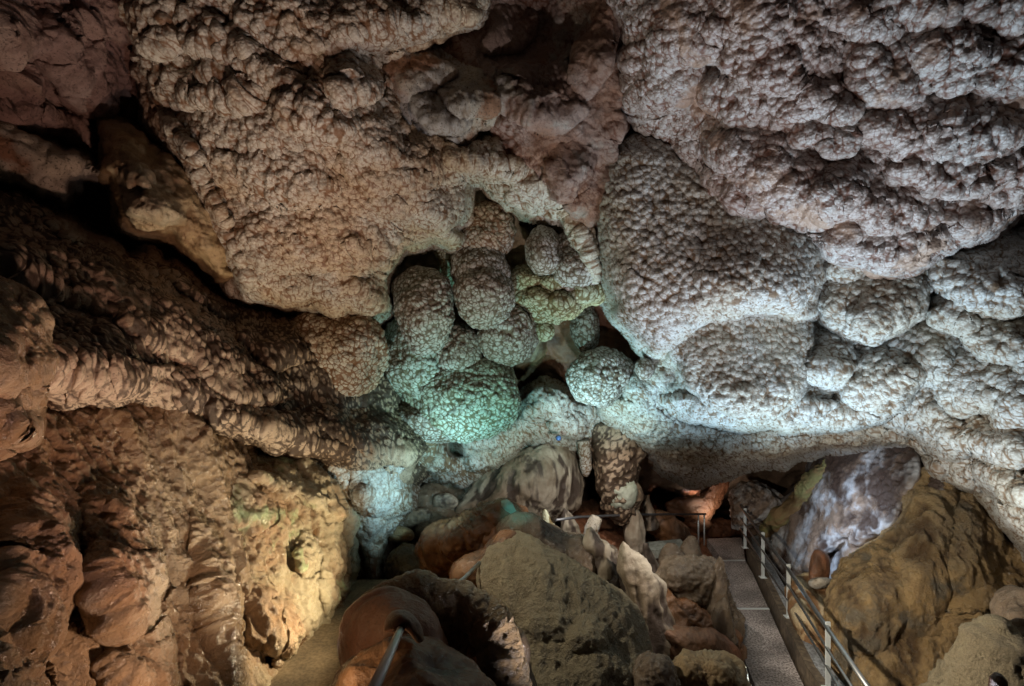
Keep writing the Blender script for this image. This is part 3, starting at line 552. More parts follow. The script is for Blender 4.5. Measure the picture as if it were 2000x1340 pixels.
dome('narrow coral lobe just above the solitary ball shaped dome', [(1125, 610), (1150, 595), (1170, 620), (1165, 670), (1145, 695), (1120, 670), (1112, 640)], 11.2, .4, 'dome')
dome('tiny round knob beside the right ceiling, above the green patch', (1258, 722, 17, 20, 0), 10.2, .2)
tag(rock('popcorn_mass', 'green', s_dome, [(1015, 520), (1050, 515), (1100, 530), (1150, 545), (1182, 560), (1178, 585), (1140, 590), (1120, 620), (1085, 632), (1040, 628), (1030, 600), (1000, 590), (995, 550)], 10.4, .4, sp=1.6,
    lumps=[(1030, 540, 34, 24, 0, .22), (1085, 545, 36, 26, 0, .25), (1145, 568, 34, 26, 0, .25), (1050, 585, 38, 26, 0, .22), (1095, 598, 36, 28, 0, .28)]), 'knobbly yellow green lit coral mass between the upper right domes', 'coral mass')
tag(rock('coral_boss', 'green', s_dome, (1063, 645, 19, 20, 0), 10.5, .2, sp=1.9), 'small round green grey knob under the knobbly yellow green mass', 'coral knob')
tag(column('popcorn_pillar', 'green', s_dome, [(860, 440, 26), (872, 480, 24), (876, 520, 15), (880, 560, 9), (884, 580, 3)], 10.6, sp=2, n=48), 'yellow green coral pillar hanging in the hollow left of the centre stack', 'coral pillar')
struct(patch('cave_wall', 'tan', s_rough, [(770, 460), (920, 330), (1010, 380), (1030, 460), (1080, 540), (1060, 700), (1000, 720), (960, 640), (880, 640), (760, 660), (745, 560)],
    [(780, 500, 10.8), (950, 370, 10.2), (1030, 480, 10.6), (1000, 700, 11.5), (780, 650, 10.9), (880, 560, 11.2)], T=.2, R=.3, sp=2.6))
struct(patch('cave_wall', 'redbrown', s_rough, [(1040, 620), (1110, 590), (1180, 560), (1260, 690), (1270, 730), (1230, 800), (1130, 820), (1060, 780), (1020, 760), (1010, 700)],
    [(1050, 640, 11.9), (1180, 600, 11.4), (1090, 700, 12.6), (1250, 730, 11.4), (1130, 800, 13)], T=.2, R=.3, sp=2.6, disp=.7))
struct(patch('cave_wall', 'coral', s_popfine, [(1010, 800), (1040, 760), (1090, 760), (1130, 790), (1180, 800), (1210, 850), (1180, 900), (1130, 880), (1080, 860), (1000, 880), (940, 905), (900, 890), (900, 850), (1000, 840)],
    [(1020, 780, 11.4), (1130, 800, 12), (1180, 870, 12.6), (1000, 870, 11.8), (910, 880, 11.6)], T=.5, R=.4, sp=2.1, lobes=[(1070, 790, 50, 30, -10, .3), (1110, 830, 40, 30, 0, .3)]))

# ================================================================== MIDDLE: FLOWSTONES, STALAGMITES, BOULDERS
tag(rock('flowstone_mound', 'greyflow', s_drape, [(1085, 855), (1120, 870), (1140, 915), (1145, 960), (1130, 1000), (1080, 1010), (1000, 1016), (930, 1030), (860, 1040), (820, 1030), (850, 1000), (900, 970), (935, 930), (970, 895), (1040, 870)], 12.6, 1.0, sp=2.2,
    p=1.7), 'pale fluted flowstone mound with drapery on its right side, below the teal dome', 'flowstone')
tag(column('hanging_column', 'ridge', s_ridge, [(1200, 830, 30), (1200, 870, 38), (1205, 905, 40), (1205, 935, 38), (1212, 960, 36), (1213, 985, 24), (1216, 1002, 8)], 12.2, sp=2, n=72, disp=1.3), 'thick hanging column with a pale green mossy tip, in the middle', 'stalactite')
tag(rock('green_crust', 'moss', s_boulder, (1214, 962, 27, 27, 0), 11.86, .16, sp=1.9), 'pale green crust on the belly of the thick hanging column', 'mineral crust')
tag(column('hanging_column', 'coral', s_dome, [(1140, 860, 14), (1143, 890, 12), (1145, 915, 11), (1144, 930, 4)], 12.0, sp=2, n=40), 'small pinkish hanging stub left of the thick hanging column', 'stalactite')
def stal(name, label, cat, m, st, pts, D, **k): return tag(column(name, m, st, pts, D, **k), label, cat)
SG = 'pale stalagmites standing between the big boulder and the walkway'
for lab, m, pts, D in (
    ('pointed pale stalagmite, tallest and broadest, just left of the brown mound', 'greyflow', [(1217, 1056, 3), (1226, 1085, 15), (1244, 1130, 30), (1262, 1180, 42), (1272, 1230, 47), (1278, 1300, 48)], 8.2),
    ('narrow pale drapery wedged right of the slanting cone', 'greyflow', [(1196, 1085, 3), (1204, 1115, 12), (1222, 1160, 20), (1238, 1210, 24)], 9.15),
    ('stubby pale cone directly behind the broad pointed stalagmite', 'greyflow', [(1262, 1062, 3), (1266, 1085, 13), (1276, 1130, 24), (1284, 1180, 30)], 9.9),
    ('slanting pale cone leaning left behind the broad pointed stalagmite', 'greyflow', [(1152, 1033, 3), (1162, 1060, 15), (1184, 1100, 28), (1205, 1150, 36), (1235, 1210, 40)], 8.7),
    ('small white tilted stump on the dark slab by the far handrail', 'pale', [(1166, 1012, 6), (1158, 1030, 12), (1150, 1060, 15)], 10.8),
    ('pale cone left of the white stump', 'greyflow', [(1102, 992, 3), (1106, 1010, 11), (1112, 1050, 20)], 12.0),
    ('slim pale cone standing in front of the far handrail', 'greyflow', [(1226, 980, 3), (1230, 1000, 14), (1238, 1040, 20), (1240, 1080, 14)], 12.2),
    ('short dark cone right of the hanging column', 'darkflow', [(1262, 968, 3), (1264, 985, 10), (1268, 1030, 20)], 13.0),
    ('low green tinted cone on the crest behind the big boulder', 'green', [(1063, 995, 3), (1065, 1010, 10), (1070, 1040, 18)], 10.0)):
    stal('stalagmite', lab, 'stalagmite', m, s_drape, pts, D, n=56, sp=2.2, disp=1.6)['group'] = SG
tag(rock('brown_flowstone', 'brown', s_flow, [(1255, 1005), (1290, 1000), (1320, 1015), (1348, 1045), (1350, 1066), (1320, 1075), (1280, 1062), (1255, 1045)], 13.6, .5, sp=2.4), 'shiny wet brown flowstone hump beneath the far handrail', 'flowstone')
tag(rock('brown_boulder', 'brown', s_boulder, [(830, 1060), (850, 1040), (900, 1025), (960, 990), (1000, 985), (1030, 1010), (1010, 1040), (985, 1075), (940, 1100), (880, 1118), (840, 1110), (826, 1085)], 9.8, .8, sp=2.2,
    lumps=[(900, 1060, 70, 40, -15, .2), (960, 1070, 50, 30, -30, .3)]), 'orange brown smooth boulder left of the teal lit crest', 'boulder')
tag(rock('yellow_boulder', 'ochre', s_boulder, [(758, 1080), (790, 1062), (820, 1065), (832, 1095), (834, 1140), (760, 1145), (752, 1110)], 10.5, .4, sp=2.4), 'yellowish boulder at the far end of the left path', 'boulder')
tag(rock('small_rock', 'ochre', s_boulder, (785, 1045, 26, 14, 10), 10.6, .2, sp=2.4), 'flat yellow rock lying on top of the yellowish boulder', 'rock')
tag(rock('small_rock', 'darkflow', s_boulder, (815, 1010, 34, 20, -20), 11.4, .3, sp=2.4), 'grey knob above the flat yellow rock beside the cyan column', 'rock')
tag(rock('small_rock', 'greyflow', s_boulder, (868, 978, 26, 17, 10), 12.0, .3, sp=2.4), 'small dark rock perched on the flank of the pale flowstone mound', 'rock')
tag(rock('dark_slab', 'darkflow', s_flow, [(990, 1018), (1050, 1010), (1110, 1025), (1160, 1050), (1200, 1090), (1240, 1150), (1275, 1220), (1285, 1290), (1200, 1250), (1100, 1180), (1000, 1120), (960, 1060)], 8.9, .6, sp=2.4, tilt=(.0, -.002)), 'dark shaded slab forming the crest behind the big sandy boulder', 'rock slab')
tag(column('teal_crust', 'moss', s_flow, [(984, 984, 4), (990, 992, 8), (998, 1004, 7), (1004, 1014, 10), (1018, 1028, 8), (1048, 1040, 4)], 9.16, sp=1.8, n=48, depth=.55, disp=1.5), 'thin teal lit crust running down the crest of the brown boulder', 'mineral crust')
tag(rock('sandy_boulder', 'sandy', s_boulder, [(1000, 1042), (1040, 1045), (1090, 1075), (1160, 1120), (1225, 1165), (1262, 1220), (1282, 1290), (1300, 1420), (1250, 1560), (1050, 1560), (985, 1420), (975, 1280), (950, 1190), (925, 1130), (940, 1085), (970, 1055)], 7.2, 1.0, sp=2.2, tilt=(.0012, -.0042), p=3.0, disp=.55,
    lumps=[(1150, 1240, 50, 40, 10, .12), (1080, 1215, 60, 40, 0, .08), (1180, 1310, 70, 50, 0, .10)]), 'big sandy olive grey boulder in the lower middle', 'boulder')
tag(rock('brown_flank', 'brown', s_flow, [(940, 1075), (975, 1040), (1010, 1038), (1000, 1080), (975, 1120), (945, 1150), (915, 1150), (890, 1130), (905, 1100)], 8.1, .5, sp=2.2), 'orange brown flank rock on the upper left of the big sandy boulder', 'rock')
struct(patch('rock_slope', 'redbrown', s_rough, [(1090, 1000), (1160, 985), (1260, 960), (1300, 1000), (1380, 1040), (1420, 1090), (1440, 1200), (1470, 1400), (1230, 1400), (1200, 1200), (1120, 1080)],
    [(1100, 1020, 12.9), (1250, 970, 15.5), (1390, 1050, 15.0), (1300, 1150, 11.6), (1430, 1200, 10.6), (1300, 1300, 9.2), (1440, 1380, 8.4), (1150, 1100, 11.4)], T=.3, R=.3, sp=3))
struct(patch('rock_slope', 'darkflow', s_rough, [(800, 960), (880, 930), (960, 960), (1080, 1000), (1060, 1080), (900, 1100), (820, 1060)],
    [(800, 980, 11.8), (960, 970, 12.6), (1060, 1040, 11.4), (880, 1080, 10.8)], T=.3, R=.3, sp=3))
# near left: arch boulder, red brown boulders, stalagmite
tag(column('rock_arch', 'ochre', s_boulder, [(705, 1235, 14, 4.9), (725, 1190, 30, 5.0), (775, 1168, 34, 5.2), (840, 1164, 38, 5.3), (900, 1176, 34, 5.3), (942, 1205, 28, 5.2), (970, 1250, 24, 5.1), (985, 1310, 26, 5.0), (995, 1400, 40, 4.9)], 5.2, sp=2.2, n=110, disp=1.3), 'olive topped arch of rock over a dark brown hollow', 'rock arch')
tag(rock('hollow_rock', 'brown', s_boulder, [(750, 1180), (830, 1150), (930, 1170), (985, 1250), (1000, 1340), (980, 1440), (780, 1440), (740, 1300)], 6.1, .5, sp=2.4, lumps=[(870, 1250, 90, 70, 10, -.5)]), 'dark brown rock filling the hollow beneath the olive arch', 'rock')
tag(rock('red_brown_boulder', 'redbrown', s_flow, [(700, 1215), (730, 1180), (765, 1170), (800, 1185), (830, 1215), (850, 1260), (845, 1320), (800, 1400), (720, 1400), (680, 1310), (676, 1275)], 4.9, .55, sp=2.4), 'red brown wet boulder beside the left path, behind the near handrail', 'boulder')
tag(rock('rock_hood', 'redbrown', s_flow, [(748, 1240), (752, 1205), (775, 1188), (805, 1192), (828, 1215), (836, 1255), (815, 1262), (800, 1235), (780, 1222), (765, 1240)], 3.75, .22, sp=2.2), 'small rounded hood of rock into which the near handrail runs', 'rock')
tag(rock('brown_boulder', 'brown', s_flow, [(640, 1345), (655, 1310), (690, 1292), (760, 1280), (810, 1262), (860, 1262), (920, 1300), (965, 1350), (1000, 1450), (900, 1560), (700, 1560), (620, 1450)], 3.7, .6, sp=2.4, tilt=(0, -.002)), 'smooth shiny brown boulder at the bottom edge, lowest in the picture', 'boulder')
stal('stalagmite', 'blunt brown stalagmite with a pale streak at the foot of the sandy boulder', 'stalagmite', 'darkflow', s_flow, [(993, 1250, 8), (992, 1265, 20), (988, 1300, 34), (985, 1350, 46), (980, 1430, 56)], 5.3, n=64, sp=2.4)
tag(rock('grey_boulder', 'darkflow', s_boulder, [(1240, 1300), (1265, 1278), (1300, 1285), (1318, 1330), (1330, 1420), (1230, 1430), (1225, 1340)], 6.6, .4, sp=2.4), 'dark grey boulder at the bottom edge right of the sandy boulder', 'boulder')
# between the pale stalagmites and the walkway
tag(rock('brown_mound', 'darkflow', s_boulder, [(1288, 1120), (1330, 1095), (1385, 1092), (1415, 1100), (1424, 1150), (1428, 1200), (1440, 1245), (1400, 1240), (1350, 1215), (1310, 1180)], 9.4, .5, sp=2.3), 'brown rock mound against the left edge of the walkway', 'rock mound')
stal('stalagmite', 'brown cone rising from the brown mound beside the walkway', 'stalagmite', 'darkflow', s_flow, [(1406, 1088, 3), (1406, 1100, 9), (1405, 1140, 17), (1400, 1200, 26), (1400, 1240, 30)], 9.0, n=48, sp=2.4)
stal('stalagmite', 'low blunt cone at the foot of the brown mound, touching the walkway', 'stalagmite', 'darkflow', s_flow, [(1414, 1166, 4), (1414, 1180, 12), (1412, 1215, 20), (1412, 1250, 24)], 8.6, n=48, sp=2.4)
stal('stalagmite', 'small brown cone below the end of the far handrail', 'stalagmite', 'darkflow', s_flow, [(1352, 1050, 4), (1352, 1065, 12), (1350, 1090, 22), (1345, 1110, 24)], 11.4, n=48, sp=2.4)
stal('stalagmite', 'brown cone in front of the concrete ledge', 'stalagmite', 'darkflow', s_flow, [(1312, 1068, 4), (1312, 1080, 10), (1316, 1110, 24), (1318, 1130, 26)], 10.6, n=48, sp=2.4)
tag(rock('red_rock', 'redbrown', s_boulder, (1303, 1145, 16, 14, 0), 9.6, .15, sp=2.4), 'small red brown stone behind the broad pointed stalagmite', 'rock')
tag(rock('slanting_slab', 'brown', s_boulder, [(1290, 1155), (1330, 1170), (1400, 1215), (1440, 1250), (1445, 1300), (1400, 1300), (1330, 1260), (1290, 1220)], 9.0, .4, sp=2.4), 'smooth brown slab slanting down below the brown mound', 'rock slab')
tag(rock('red_ledge', 'redbrown', s_rough, [(1275, 1225), (1310, 1225), (1370, 1228), (1415, 1240), (1440, 1280), (1445, 1320), (1400, 1310), (1340, 1300), (1290, 1290)], 8.2, .4, sp=2.4, disp=.4), 'jagged red brown ledge left of the walkway near the bottom', 'rock ledge')
tag(rock('bright_rock', 'tan', s_boulder, [(1300, 1300), (1340, 1288), (1380, 1296), (1420, 1292), (1450, 1320), (1470, 1420), (1330, 1430), (1305, 1350)], 7.0, .4, sp=2.4), 'bright tan pinkish rock at the bottom edge beside the walkway', 'rock')
tag(rock('red_rock', 'redbrown', s_boulder, (1405, 1040, 32, 22, 0), 15.8, .4, sp=2.4), 'red brown stone block at the head of the walkway', 'rock')
tag(rock('tongue_rock', 'redbrown', s_rough, [(1298, 982), (1330, 968), (1370, 970), (1400, 940), (1420, 905), (1440, 895), (1448, 905), (1430, 930), (1410, 960), (1395, 1000), (1370, 1030), (1340, 1010), (1305, 1000)], 15.2, .5, sp=2.2, disp=.5), 'long reddish tongue of rock with a pale top climbing over the far passage', 'rock')
tag(rock('pale_topped_rock', 'wetslope', s_boulder, [(1420, 1000), (1430, 960), (1455, 940), (1500, 950), (1535, 985), (1525, 1010), (1480, 1025), (1450, 1040), (1425, 1030)], 14.2, .7, sp=2.2), 'brown rock with a pale top behind the start of the right railing', 'rock')
tag(rock('red_rock', 'redbrown', s_boulder, (1365, 1022, 24, 12, 10), 15.2, .3, sp=2.4), 'small orange red rock behind the corner of the far handrail', 'rock')
# right side: wet slope, ochre mound, cones
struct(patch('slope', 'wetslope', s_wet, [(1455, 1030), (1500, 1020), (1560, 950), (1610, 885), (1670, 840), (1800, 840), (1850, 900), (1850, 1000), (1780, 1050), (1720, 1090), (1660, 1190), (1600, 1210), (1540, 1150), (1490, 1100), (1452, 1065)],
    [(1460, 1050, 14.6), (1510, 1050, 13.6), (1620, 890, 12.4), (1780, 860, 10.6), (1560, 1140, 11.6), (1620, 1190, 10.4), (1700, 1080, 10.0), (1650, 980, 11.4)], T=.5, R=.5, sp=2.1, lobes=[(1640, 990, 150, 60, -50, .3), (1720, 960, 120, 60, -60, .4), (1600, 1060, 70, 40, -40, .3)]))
tag(rock('orange_ridge', 'streak', s_fin, [(1480, 1040), (1500, 1010), (1560, 950), (1620, 885), (1665, 872), (1690, 890), (1640, 920), (1590, 970), (1550, 1015), (1515, 1045), (1490, 1055)], 13.1, .3, sp=2.2, tilt=(-.008, 0)), 'orange and green stained ridge running up the left edge of the wet slope', 'rock ridge')
tag(rock('ochre_mound', 'ochre', s_mound, [(1622, 1135), (1670, 1090), (1735, 1040), (1785, 940), (1815, 905), (1880, 945), (1935, 1000), (1990, 1060), (2080, 1140), (2060, 1200), (1960, 1180), (1920, 1215), (1875, 1265), (1870, 1340), (1850, 1480), (1660, 1480), (1630, 1340), (1600, 1220)], 9.3, .8, sp=2.1, tilt=(-.0010, -.0030), p=4.0,
    lumps=[(1705, 1180, 95, 115, 5, .50), (1800, 1110, 70, 170, 12, .42), (1890, 1070, 70, 130, 20, .35), (1890, 1200, 70, 80, 10, .25), (1760, 1300, 120, 90, 0, .25), (1680, 1350, 70, 60, 0, .2)]), 'huge ochre brown rounded flowstone mound on the right', 'flowstone mound')
stal('stalagmite', 'broad grey cone in the bottom right corner', 'stalagmite', 'sandy', s_boulder, [(1947, 1212, 4), (1945, 1235, 20), (1940, 1290, 52), (1935, 1350, 84), (1930, 1420, 110)], 6.2, n=72, sp=2.4)
stal('stalagmite', 'brown stub in front of the broad grey corner cone', 'stalagmite', 'brown', s_flow, [(1948, 1315, 8), (1948, 1325, 16), (1948, 1400, 22)], 4.9, n=40, sp=2.6)
tag(rock('corner_rock', 'darkflow', s_boulder, [(1960, 1175), (2000, 1165), (2100, 1180), (2150, 1400), (2050, 1420), (2000, 1320), (1975, 1240)], 6.8, .5, sp=2.6), 'dark rock on the right edge behind the broad grey cone', 'rock')
tag(rock('red_crag', 'redbrown', s_flow, [(1570, 1130), (1582, 1085), (1596, 1070), (1618, 1085), (1625, 1120), (1610, 1145), (1585, 1150)], 9.9, .25, sp=2.3), 'dark red brown crag rising behind the right railing', 'rock')
tag(rock('orange_crag', 'tan', s_drape, [(1545, 1125), (1590, 1125), (1625, 1135), (1640, 1200), (1640, 1300), (1660, 1420), (1620, 1420), (1590, 1330), (1555, 1240), (1535, 1170)], 9.2, .4, sp=2.3, tilt=(0, -.006)), 'craggy orange rock face behind the right railing', 'rock face')
tag(rock('white_topped_rock', 'pale', s_boulder, (1605, 1138, 26, 12, 0), 9.5, .2, sp=2.3), 'small rock with a bright frosted top just behind the right railing', 'rock')

# ================================================================== PATHS, KERB, LEDGE, RAILINGS
def on(px, py, z):
    D = -z * 1000 / (py - 670); return ((px - 1000) / 1000 * D, D, z)
def prism(V, Fs, name, m, struct_=False, base=None, bevel=0):
    me = bpy.data.meshes.new(name); V = np.array(V, float)
    if base is None: base = np.array([V[:, 0].mean(), V[:, 1].mean(), V[:, 2].min()])
    me.from_pydata([tuple(v) for v in (V - base)], [], Fs); me.update()
    o = bpy.data.objects.new(name, me); COL.objects.link(o); o.location = tuple(base)
    me.materials.append(m)
    if struct_: struct(o)
    return o
def ribbon(name, left, right, m, thick=.25, z=None):
    """walk surface between two edge polylines (world points)"""
    n = len(left); V = list(left) + list(right) + [(x, y, zz - thick) for x, y, zz in left] + [(x, y, zz - thick) for x, y, zz in right]
    Fs = []
    for i in range(n - 1):
        Fs += [(i, n + i, n + i + 1, i + 1), (2 * n + i, 2 * n + i + 1, 3 * n + i + 1, 3 * n + i), (i, i + 1, 2 * n + i + 1, 2 * n + i), (n + i, 3 * n + i, 3 * n + i + 1, n + i + 1)]
    Fs += [(0, 2 * n, 3 * n, n), (n - 1, 2 * n - 1, 4 * n - 1, 3 * n - 1)]
    return prism(V, Fs, name, m, True)
def conc(name, col, dark, speck, rough=.8):
    m = bpy.data.materials.new(name); m.use_nodes = True; nt = m.node_tree; b = nt.nodes['Principled BSDF']; L = nt.links
    g = nt.nodes.new('ShaderNodeNewGeometry'); n1 = nt.nodes.new('ShaderNodeTexNoise'); n1.inputs['Scale'].default_value = speck; n1.inputs['Detail'].default_value = 3; L.new(g.outputs['Position'], n1.inputs[0])
    n2 = nt.nodes.new('ShaderNodeTexNoise'); n2.inputs['Scale'].default_value = 1.6; n2.inputs['Detail'].default_value = 6; L.new(g.outputs['Position'], n2.inputs[0])
    r = nt.nodes.new('ShaderNodeValToRGB'); r.color_ramp.elements[0].position = .36; r.color_ramp.elements[1].position = .64; r.color_ramp.elements[0].color = (*dark, 1); r.color_ramp.elements[1].color = (*col, 1); L.new(n1.outputs[0], r.inputs[0])
    mx = nt.nodes.new('ShaderNodeMix'); mx.data_type = 'RGBA'; mx.blend_type = 'MULTIPLY'; mx.inputs[0].default_value = .8
    r2 = nt.nodes.new('ShaderNodeMapRange'); r2.inputs[1].default_value = .38; r2.inputs[2].default_value = .60; r2.inputs[3].default_value = .38; L.new(n2.outputs[0], r2.inputs[0])
    L.new(r.outputs[0], mx.inputs[6]); L.new(r2.outputs[0], mx.inputs[7]); L.new(mx.outputs[2], b.inputs['Base Color']); b.inputs['Roughness'].default_value = rough
    bp = nt.nodes.new('ShaderNodeBump'); bp.inputs['Strength'].default_value = .6; bp.inputs['Distance'].default_value = .01; L.new(n1.outputs[0], bp.inputs['Height']); L.new(bp.outputs[0], b.inputs['Normal'])
    return m
mpath = conc('walkway_concrete', (.48, .42, .39), (.13, .10, .09), 30); mleft = conc('sandy_path', (.30, .22, .13), (.19, .135, .075), 22); mkerb = conc('kerb_concrete', (.16, .12, .08), (.07, .05, .035), 12, .6)
mkerb_lit = conc('kerb_top_painted_lit', (.34, .35, .36), (.14, .14, .15), 25, .45); mledge = conc('ledge_concrete', (.36, .38, .33), (.22, .22, .18), 12)  # kerb top: lamp light painted in as paler bluish concrete
def metal(name, col, rough, met=1.):
    m = bpy.data.materials.new(name); m.use_nodes = True; nt = m.node_tree; b = nt.nodes['Principled BSDF']
    n = nt.nodes.new('ShaderNodeTexNoise'); n.inputs['Scale'].default_value = 14; n.inputs['Detail'].default_value = 5
    g = nt.nodes.new('ShaderNodeNewGeometry'); nt.links.new(g.outputs['Position'], n.inputs[0])
    r = nt.nodes.new('ShaderNodeMapRange'); r.inputs[3].default_value = rough - .08; r.inputs[4].default_value = rough + .15; nt.links.new(n.outputs[0], r.inputs[0]); nt.links.new(r.outputs[0], b.inputs['Roughness'])
    b.inputs['Base Color'].default_value = (*col, 1); b.inputs['Metallic'].default_value = met
    return m
msteel = metal('brushed_steel', (.42, .42, .42), .36); mpost = metal('galvanised_steel', (.72, .76, .76), .5, .6); mdark = metal('dark_steel', (.16, .16, .17), .45, .8)
ZR = -5.5
# right walkway
Lp = [(1530, 1480), (1475, 1340), (1455, 1290), (1440, 1235), (1432, 1200), (1424, 1165), (1418, 1120), (1410, 1094), (1398, 1075), (1380, 1052)]
Rp = [(1665, 1480), (1570, 1340), (1545, 1285), (1522, 1235), (1502, 1190), (1488, 1160), (1470, 1120), (1455, 1094), (1452, 1072), (1448, 1050)]
ribbon('walkway', [on(x, y, ZR) for x, y in Lp], [on(x, y, ZR) for x, y in Rp], mpath)
# expansion strips across the walkway
for (xa, ya, xb, yb), lab in (((1428, 1189.5, 1502, 1189.5), 'thin pale metal strip across the walkway, the nearer of two'), ((1411, 1095, 1455, 1095), 'thin pale metal strip across the walkway, the farther one at the bend')):
    a = np.array(on(xa, ya, ZR)); b = np.array(on(xb, yb, ZR)); w = .025
    V = [(a[0], a[1] - w, ZR + .012), (b[0], b[1] - w, ZR + .012), (b[0], b[1] + w, ZR + .012), (a[0], a[1] + w, ZR + .012)]; V += [(x, y, z - .05) for x, y, z in V]
    tag(prism(V, [(0, 1, 2, 3), (4, 7, 6, 5), (0, 4, 5, 1), (1, 5, 6, 2), (2, 6, 7, 3), (3, 7, 4, 0)], 'metal_strip', mpost), lab, 'metal strip', 'strips across the walkway')
# kerb wall at the right of the walkway, its top carries the railing
KZ = ZR + .32
Ki = [on(x + 5, y, ZR) for x, y in Rp[:-1]]
Ki = [(x, y, KZ) for x, y, z in Ki]; Ko = [(x + .38, y + .10, KZ) for x, y, z in Ki]
ribbon('kerb', Ki, Ko, mkerb, .6)
ribbon('kerb', [(x + .14, y, z + .006) for x, y, z in Ki], [(x - .005, y, z + .006) for x, y, z in Ko], mkerb_lit, .01)  # thin strip carrying the painted lit look of the kerb top
# left path
ZL = -4.5
ribbon('path', [on(x, y, ZL) for x, y in [(330, 1520), (400, 1420), (470, 1340), (540, 1290), (610, 1225), (660, 1180), (680, 1150), (700, 1132)]],
       [on(x, y, ZL) for x, y in [(800, 1520), (740, 1420), (700, 1340), (715, 1280), (730, 1220), (770, 1180), (830, 1150), (850, 1132)]], mleft)
# concrete ledge in the middle
a = np.array(Wp(1243, 1078, 12)); b = np.array(Wp(1342, 1068, 12.4))
V = [tuple(a), tuple(b), tuple(b + (0, .5, 0)), tuple(a + (0, .5, 0))]; V += [(x, y, z - .2) for x, y, z in V]
tag(prism(V, [(0, 1, 2, 3), (4, 7, 6, 5), (0, 4, 5, 1), (1, 5, 6, 2), (2, 6, 7, 3), (3, 7, 4, 0)], 'concrete_ledge', mledge), 'narrow grey concrete ledge between the stalagmites and the far handrail', 'ledge')

def tube(name, pts, r, m, parent, n=16, base=(0, 0, 0), flat=None):
    P = np.array(pts, float) - np.array(base)
    k = np.r_[0, np.cumsum(np.linalg.norm(np.diff(P, axis=0), axis=1))]
    tg = np.gradient(P, axis=0) if len(P) > 2 else np.tile(P[1] - P[0], (2, 1)); tg = tg / np.linalg.norm(tg, axis=1, keepdims=True)
    up = np.array([0, 0, 1.]) if abs(tg[0][2]) < .9 else np.array([0, 1., 0])
    e1 = np.cross(tg, up); e1 /= np.linalg.norm(e1, axis=1, keepdims=True); e2 = np.cross(e1, tg)
    an = np.linspace(0, 2 * math.pi, n, endpoint=False)
    if flat: prof = [(-flat[0], -flat[1]), (flat[0], -flat[1]), (flat[0], flat[1]), (-flat[0], flat[1])]; n = 4
    else: prof = [(r * math.cos(t), r * math.sin(t)) for t in an]
    V = [tuple(P[i] + x * e1[i] + y * e2[i]) for i in range(len(P)) for x, y in prof]
    Fs = [(i * n + j, i * n + (j + 1) % n, (i + 1) * n + (j + 1) % n, (i + 1) * n + j) for i in range(len(P) - 1) for j in range(n)]
    Fs += [tuple(range(n))[::-1], tuple((len(P) - 1) * n + j for j in range(n))]
    me = bpy.data.meshes.new(name); me.from_pydata(V, [], Fs); me.update()
    if not flat: me.polygons.foreach_set('use_smooth', [len(f) == 4 for f in Fs])
    o = bpy.data.objects.new(name, me); COL.objects.link(o); me.materials.append(m); o.parent = parent
    return o
def thing(name, label, cat, loc, group=None):
    o = bpy.data.objects.new(name, None); COL.objects.link(o); o.location = loc; return tag(o, label, cat, group)
# right railing: three rails on flat posts
posts = [(1455, 1070), (1490, 1128), (1540, 1205), (1617, 1345), (1745, 1570)]
PB = [np.array(on(x, y, KZ - .0)) for x, y in posts]
far = PB[0] + (PB[0] - PB[1]) * .25
base = PB[2]
rl = thing('right_railing', 'long grey steel railing with three rails running down the right side of the walkway', 'railing', tuple(base))
for p in PB:
    tube('post', [p, p + (0, 0, 1.0)], 0, mpost, rl, base=base, flat=(.035, .012))
    tube('foot_plate', [p, p + (0, 0, .012)], 0, mpost, rl, base=base, flat=(.07, .06))
def rail(z, r, m, nm):
    o_ = np.array([-.03, -.03, z]); tube(nm, [far + o_] + [p + o_ for p in PB], r, m, rl, base=base)
for p in PB:
    for z in (.93, .62, .34): tube('bracket', [p + (0, -.012, z), p + (-.03, -.03, z)], .010, msteel, rl, n=8, base=base)
rail(.93, .034, msteel, 'handrail'); rail(.62, .021, msteel, 'lower_rail'); rail(.34, .021, msteel, 'lower_rail')
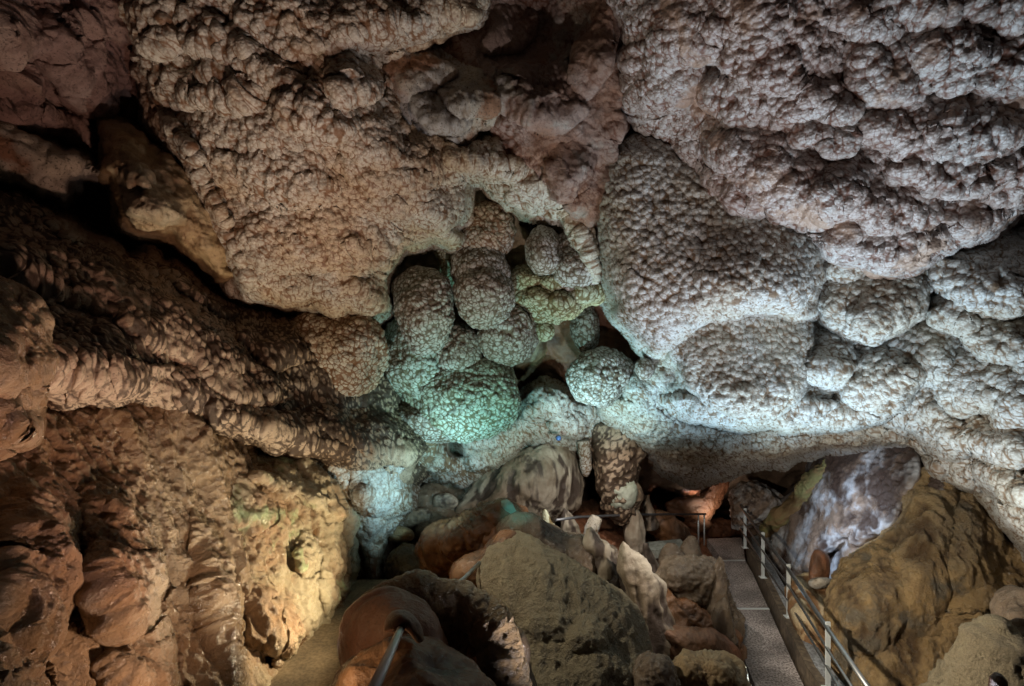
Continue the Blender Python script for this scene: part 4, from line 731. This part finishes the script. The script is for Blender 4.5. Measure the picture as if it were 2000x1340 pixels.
# far handrail
h0 = np.array(Wp(1085, 1016, 10.2)); h1 = np.array(Wp(1130, 1010, 10.9)); h2 = np.array(Wp(1378, 1004, 14.2))
fr = thing('far_handrail', 'dark thin handrail crossing in front of the far passage', 'railing', (h2[0], h2[1], h2[2] - .85))
bs = np.array([h2[0], h2[1], h2[2] - .85])
tube('handrail', [h0, h1, np.array(Wp(1250, 1005, 12.4)), h2], .028, mdark, fr, base=bs)
for px in (1364, 1375.5):
    q = np.array(Wp(px, 1004, 14.15)); tube('post', [(q[0], q[1], q[2] - .86), q], .022, mpost, fr, base=bs)
q = np.array(Wp(1295, 992, 15.5)); q2 = np.array(Wp(1310, 990, 15.5))
fr2 = thing('far_handrail', 'short dark bit of handrail in the mouth of the black passage', 'railing', (q[0], q[1], q[2] - .4))
bb = np.array([q[0], q[1], q[2] - .4])
tube('handrail', [q, q2], .022, mdark, fr2, base=bb); tube('post', [(q[0], q[1], q[2] - .4), q], .02, mdark, fr2, base=bb); tube('post', [(q2[0], q2[1], q2[2] - .4), q2], .02, mdark, fr2, base=bb)
# near handrail
n0 = np.array(Wp(705, 1400, 1.8)); n1 = np.array(Wp(786, 1222, 3.75)); n2 = np.array(Wp(905, 1131, 6.7)); n3 = np.array(Wp(937, 1099, 7.6))
bb = np.array([n1[0], n1[1], n1[2] - .9])
nr = thing('near_handrail', 'thick round steel handrail running from the bottom edge through the rocks and out again beyond', 'railing', tuple(bb))
tube('handrail', [n0, n1, np.array(Wp(803, 1208, 5.3)), n2, n3], .027, msteel, nr, base=bb, n=24)
# small blue glass lamp high in the middle
lp = np.array(Wp(1091, 856, 11.3))
ln = thing('small_lamp', 'tiny round blue glinting lamp among the rocks above the flowstone mound', 'lamp', tuple(lp))
def ball(name, r, m, parent, off=(0, 0, 0), sc=(1, 1, 1)):
    S, Fq = cubesphere(8); me = bpy.data.meshes.new(name); me.from_pydata([tuple(v * r * np.array(sc) + np.array(off)) for v in S], [], Fq.tolist()); me.polygons.foreach_set('use_smooth', [True] * len(Fq))
    me.update(); me.materials.append(m); o = bpy.data.objects.new(name, me); COL.objects.link(o); o.parent = parent; return o
mb = metal('blue_glass', (.12, .25, .6), .15, .3)
ball('lens', .055, mb, ln); ball('housing', .06, mdark, ln, (0, .05, 0), (1.1, .8, 1.1))
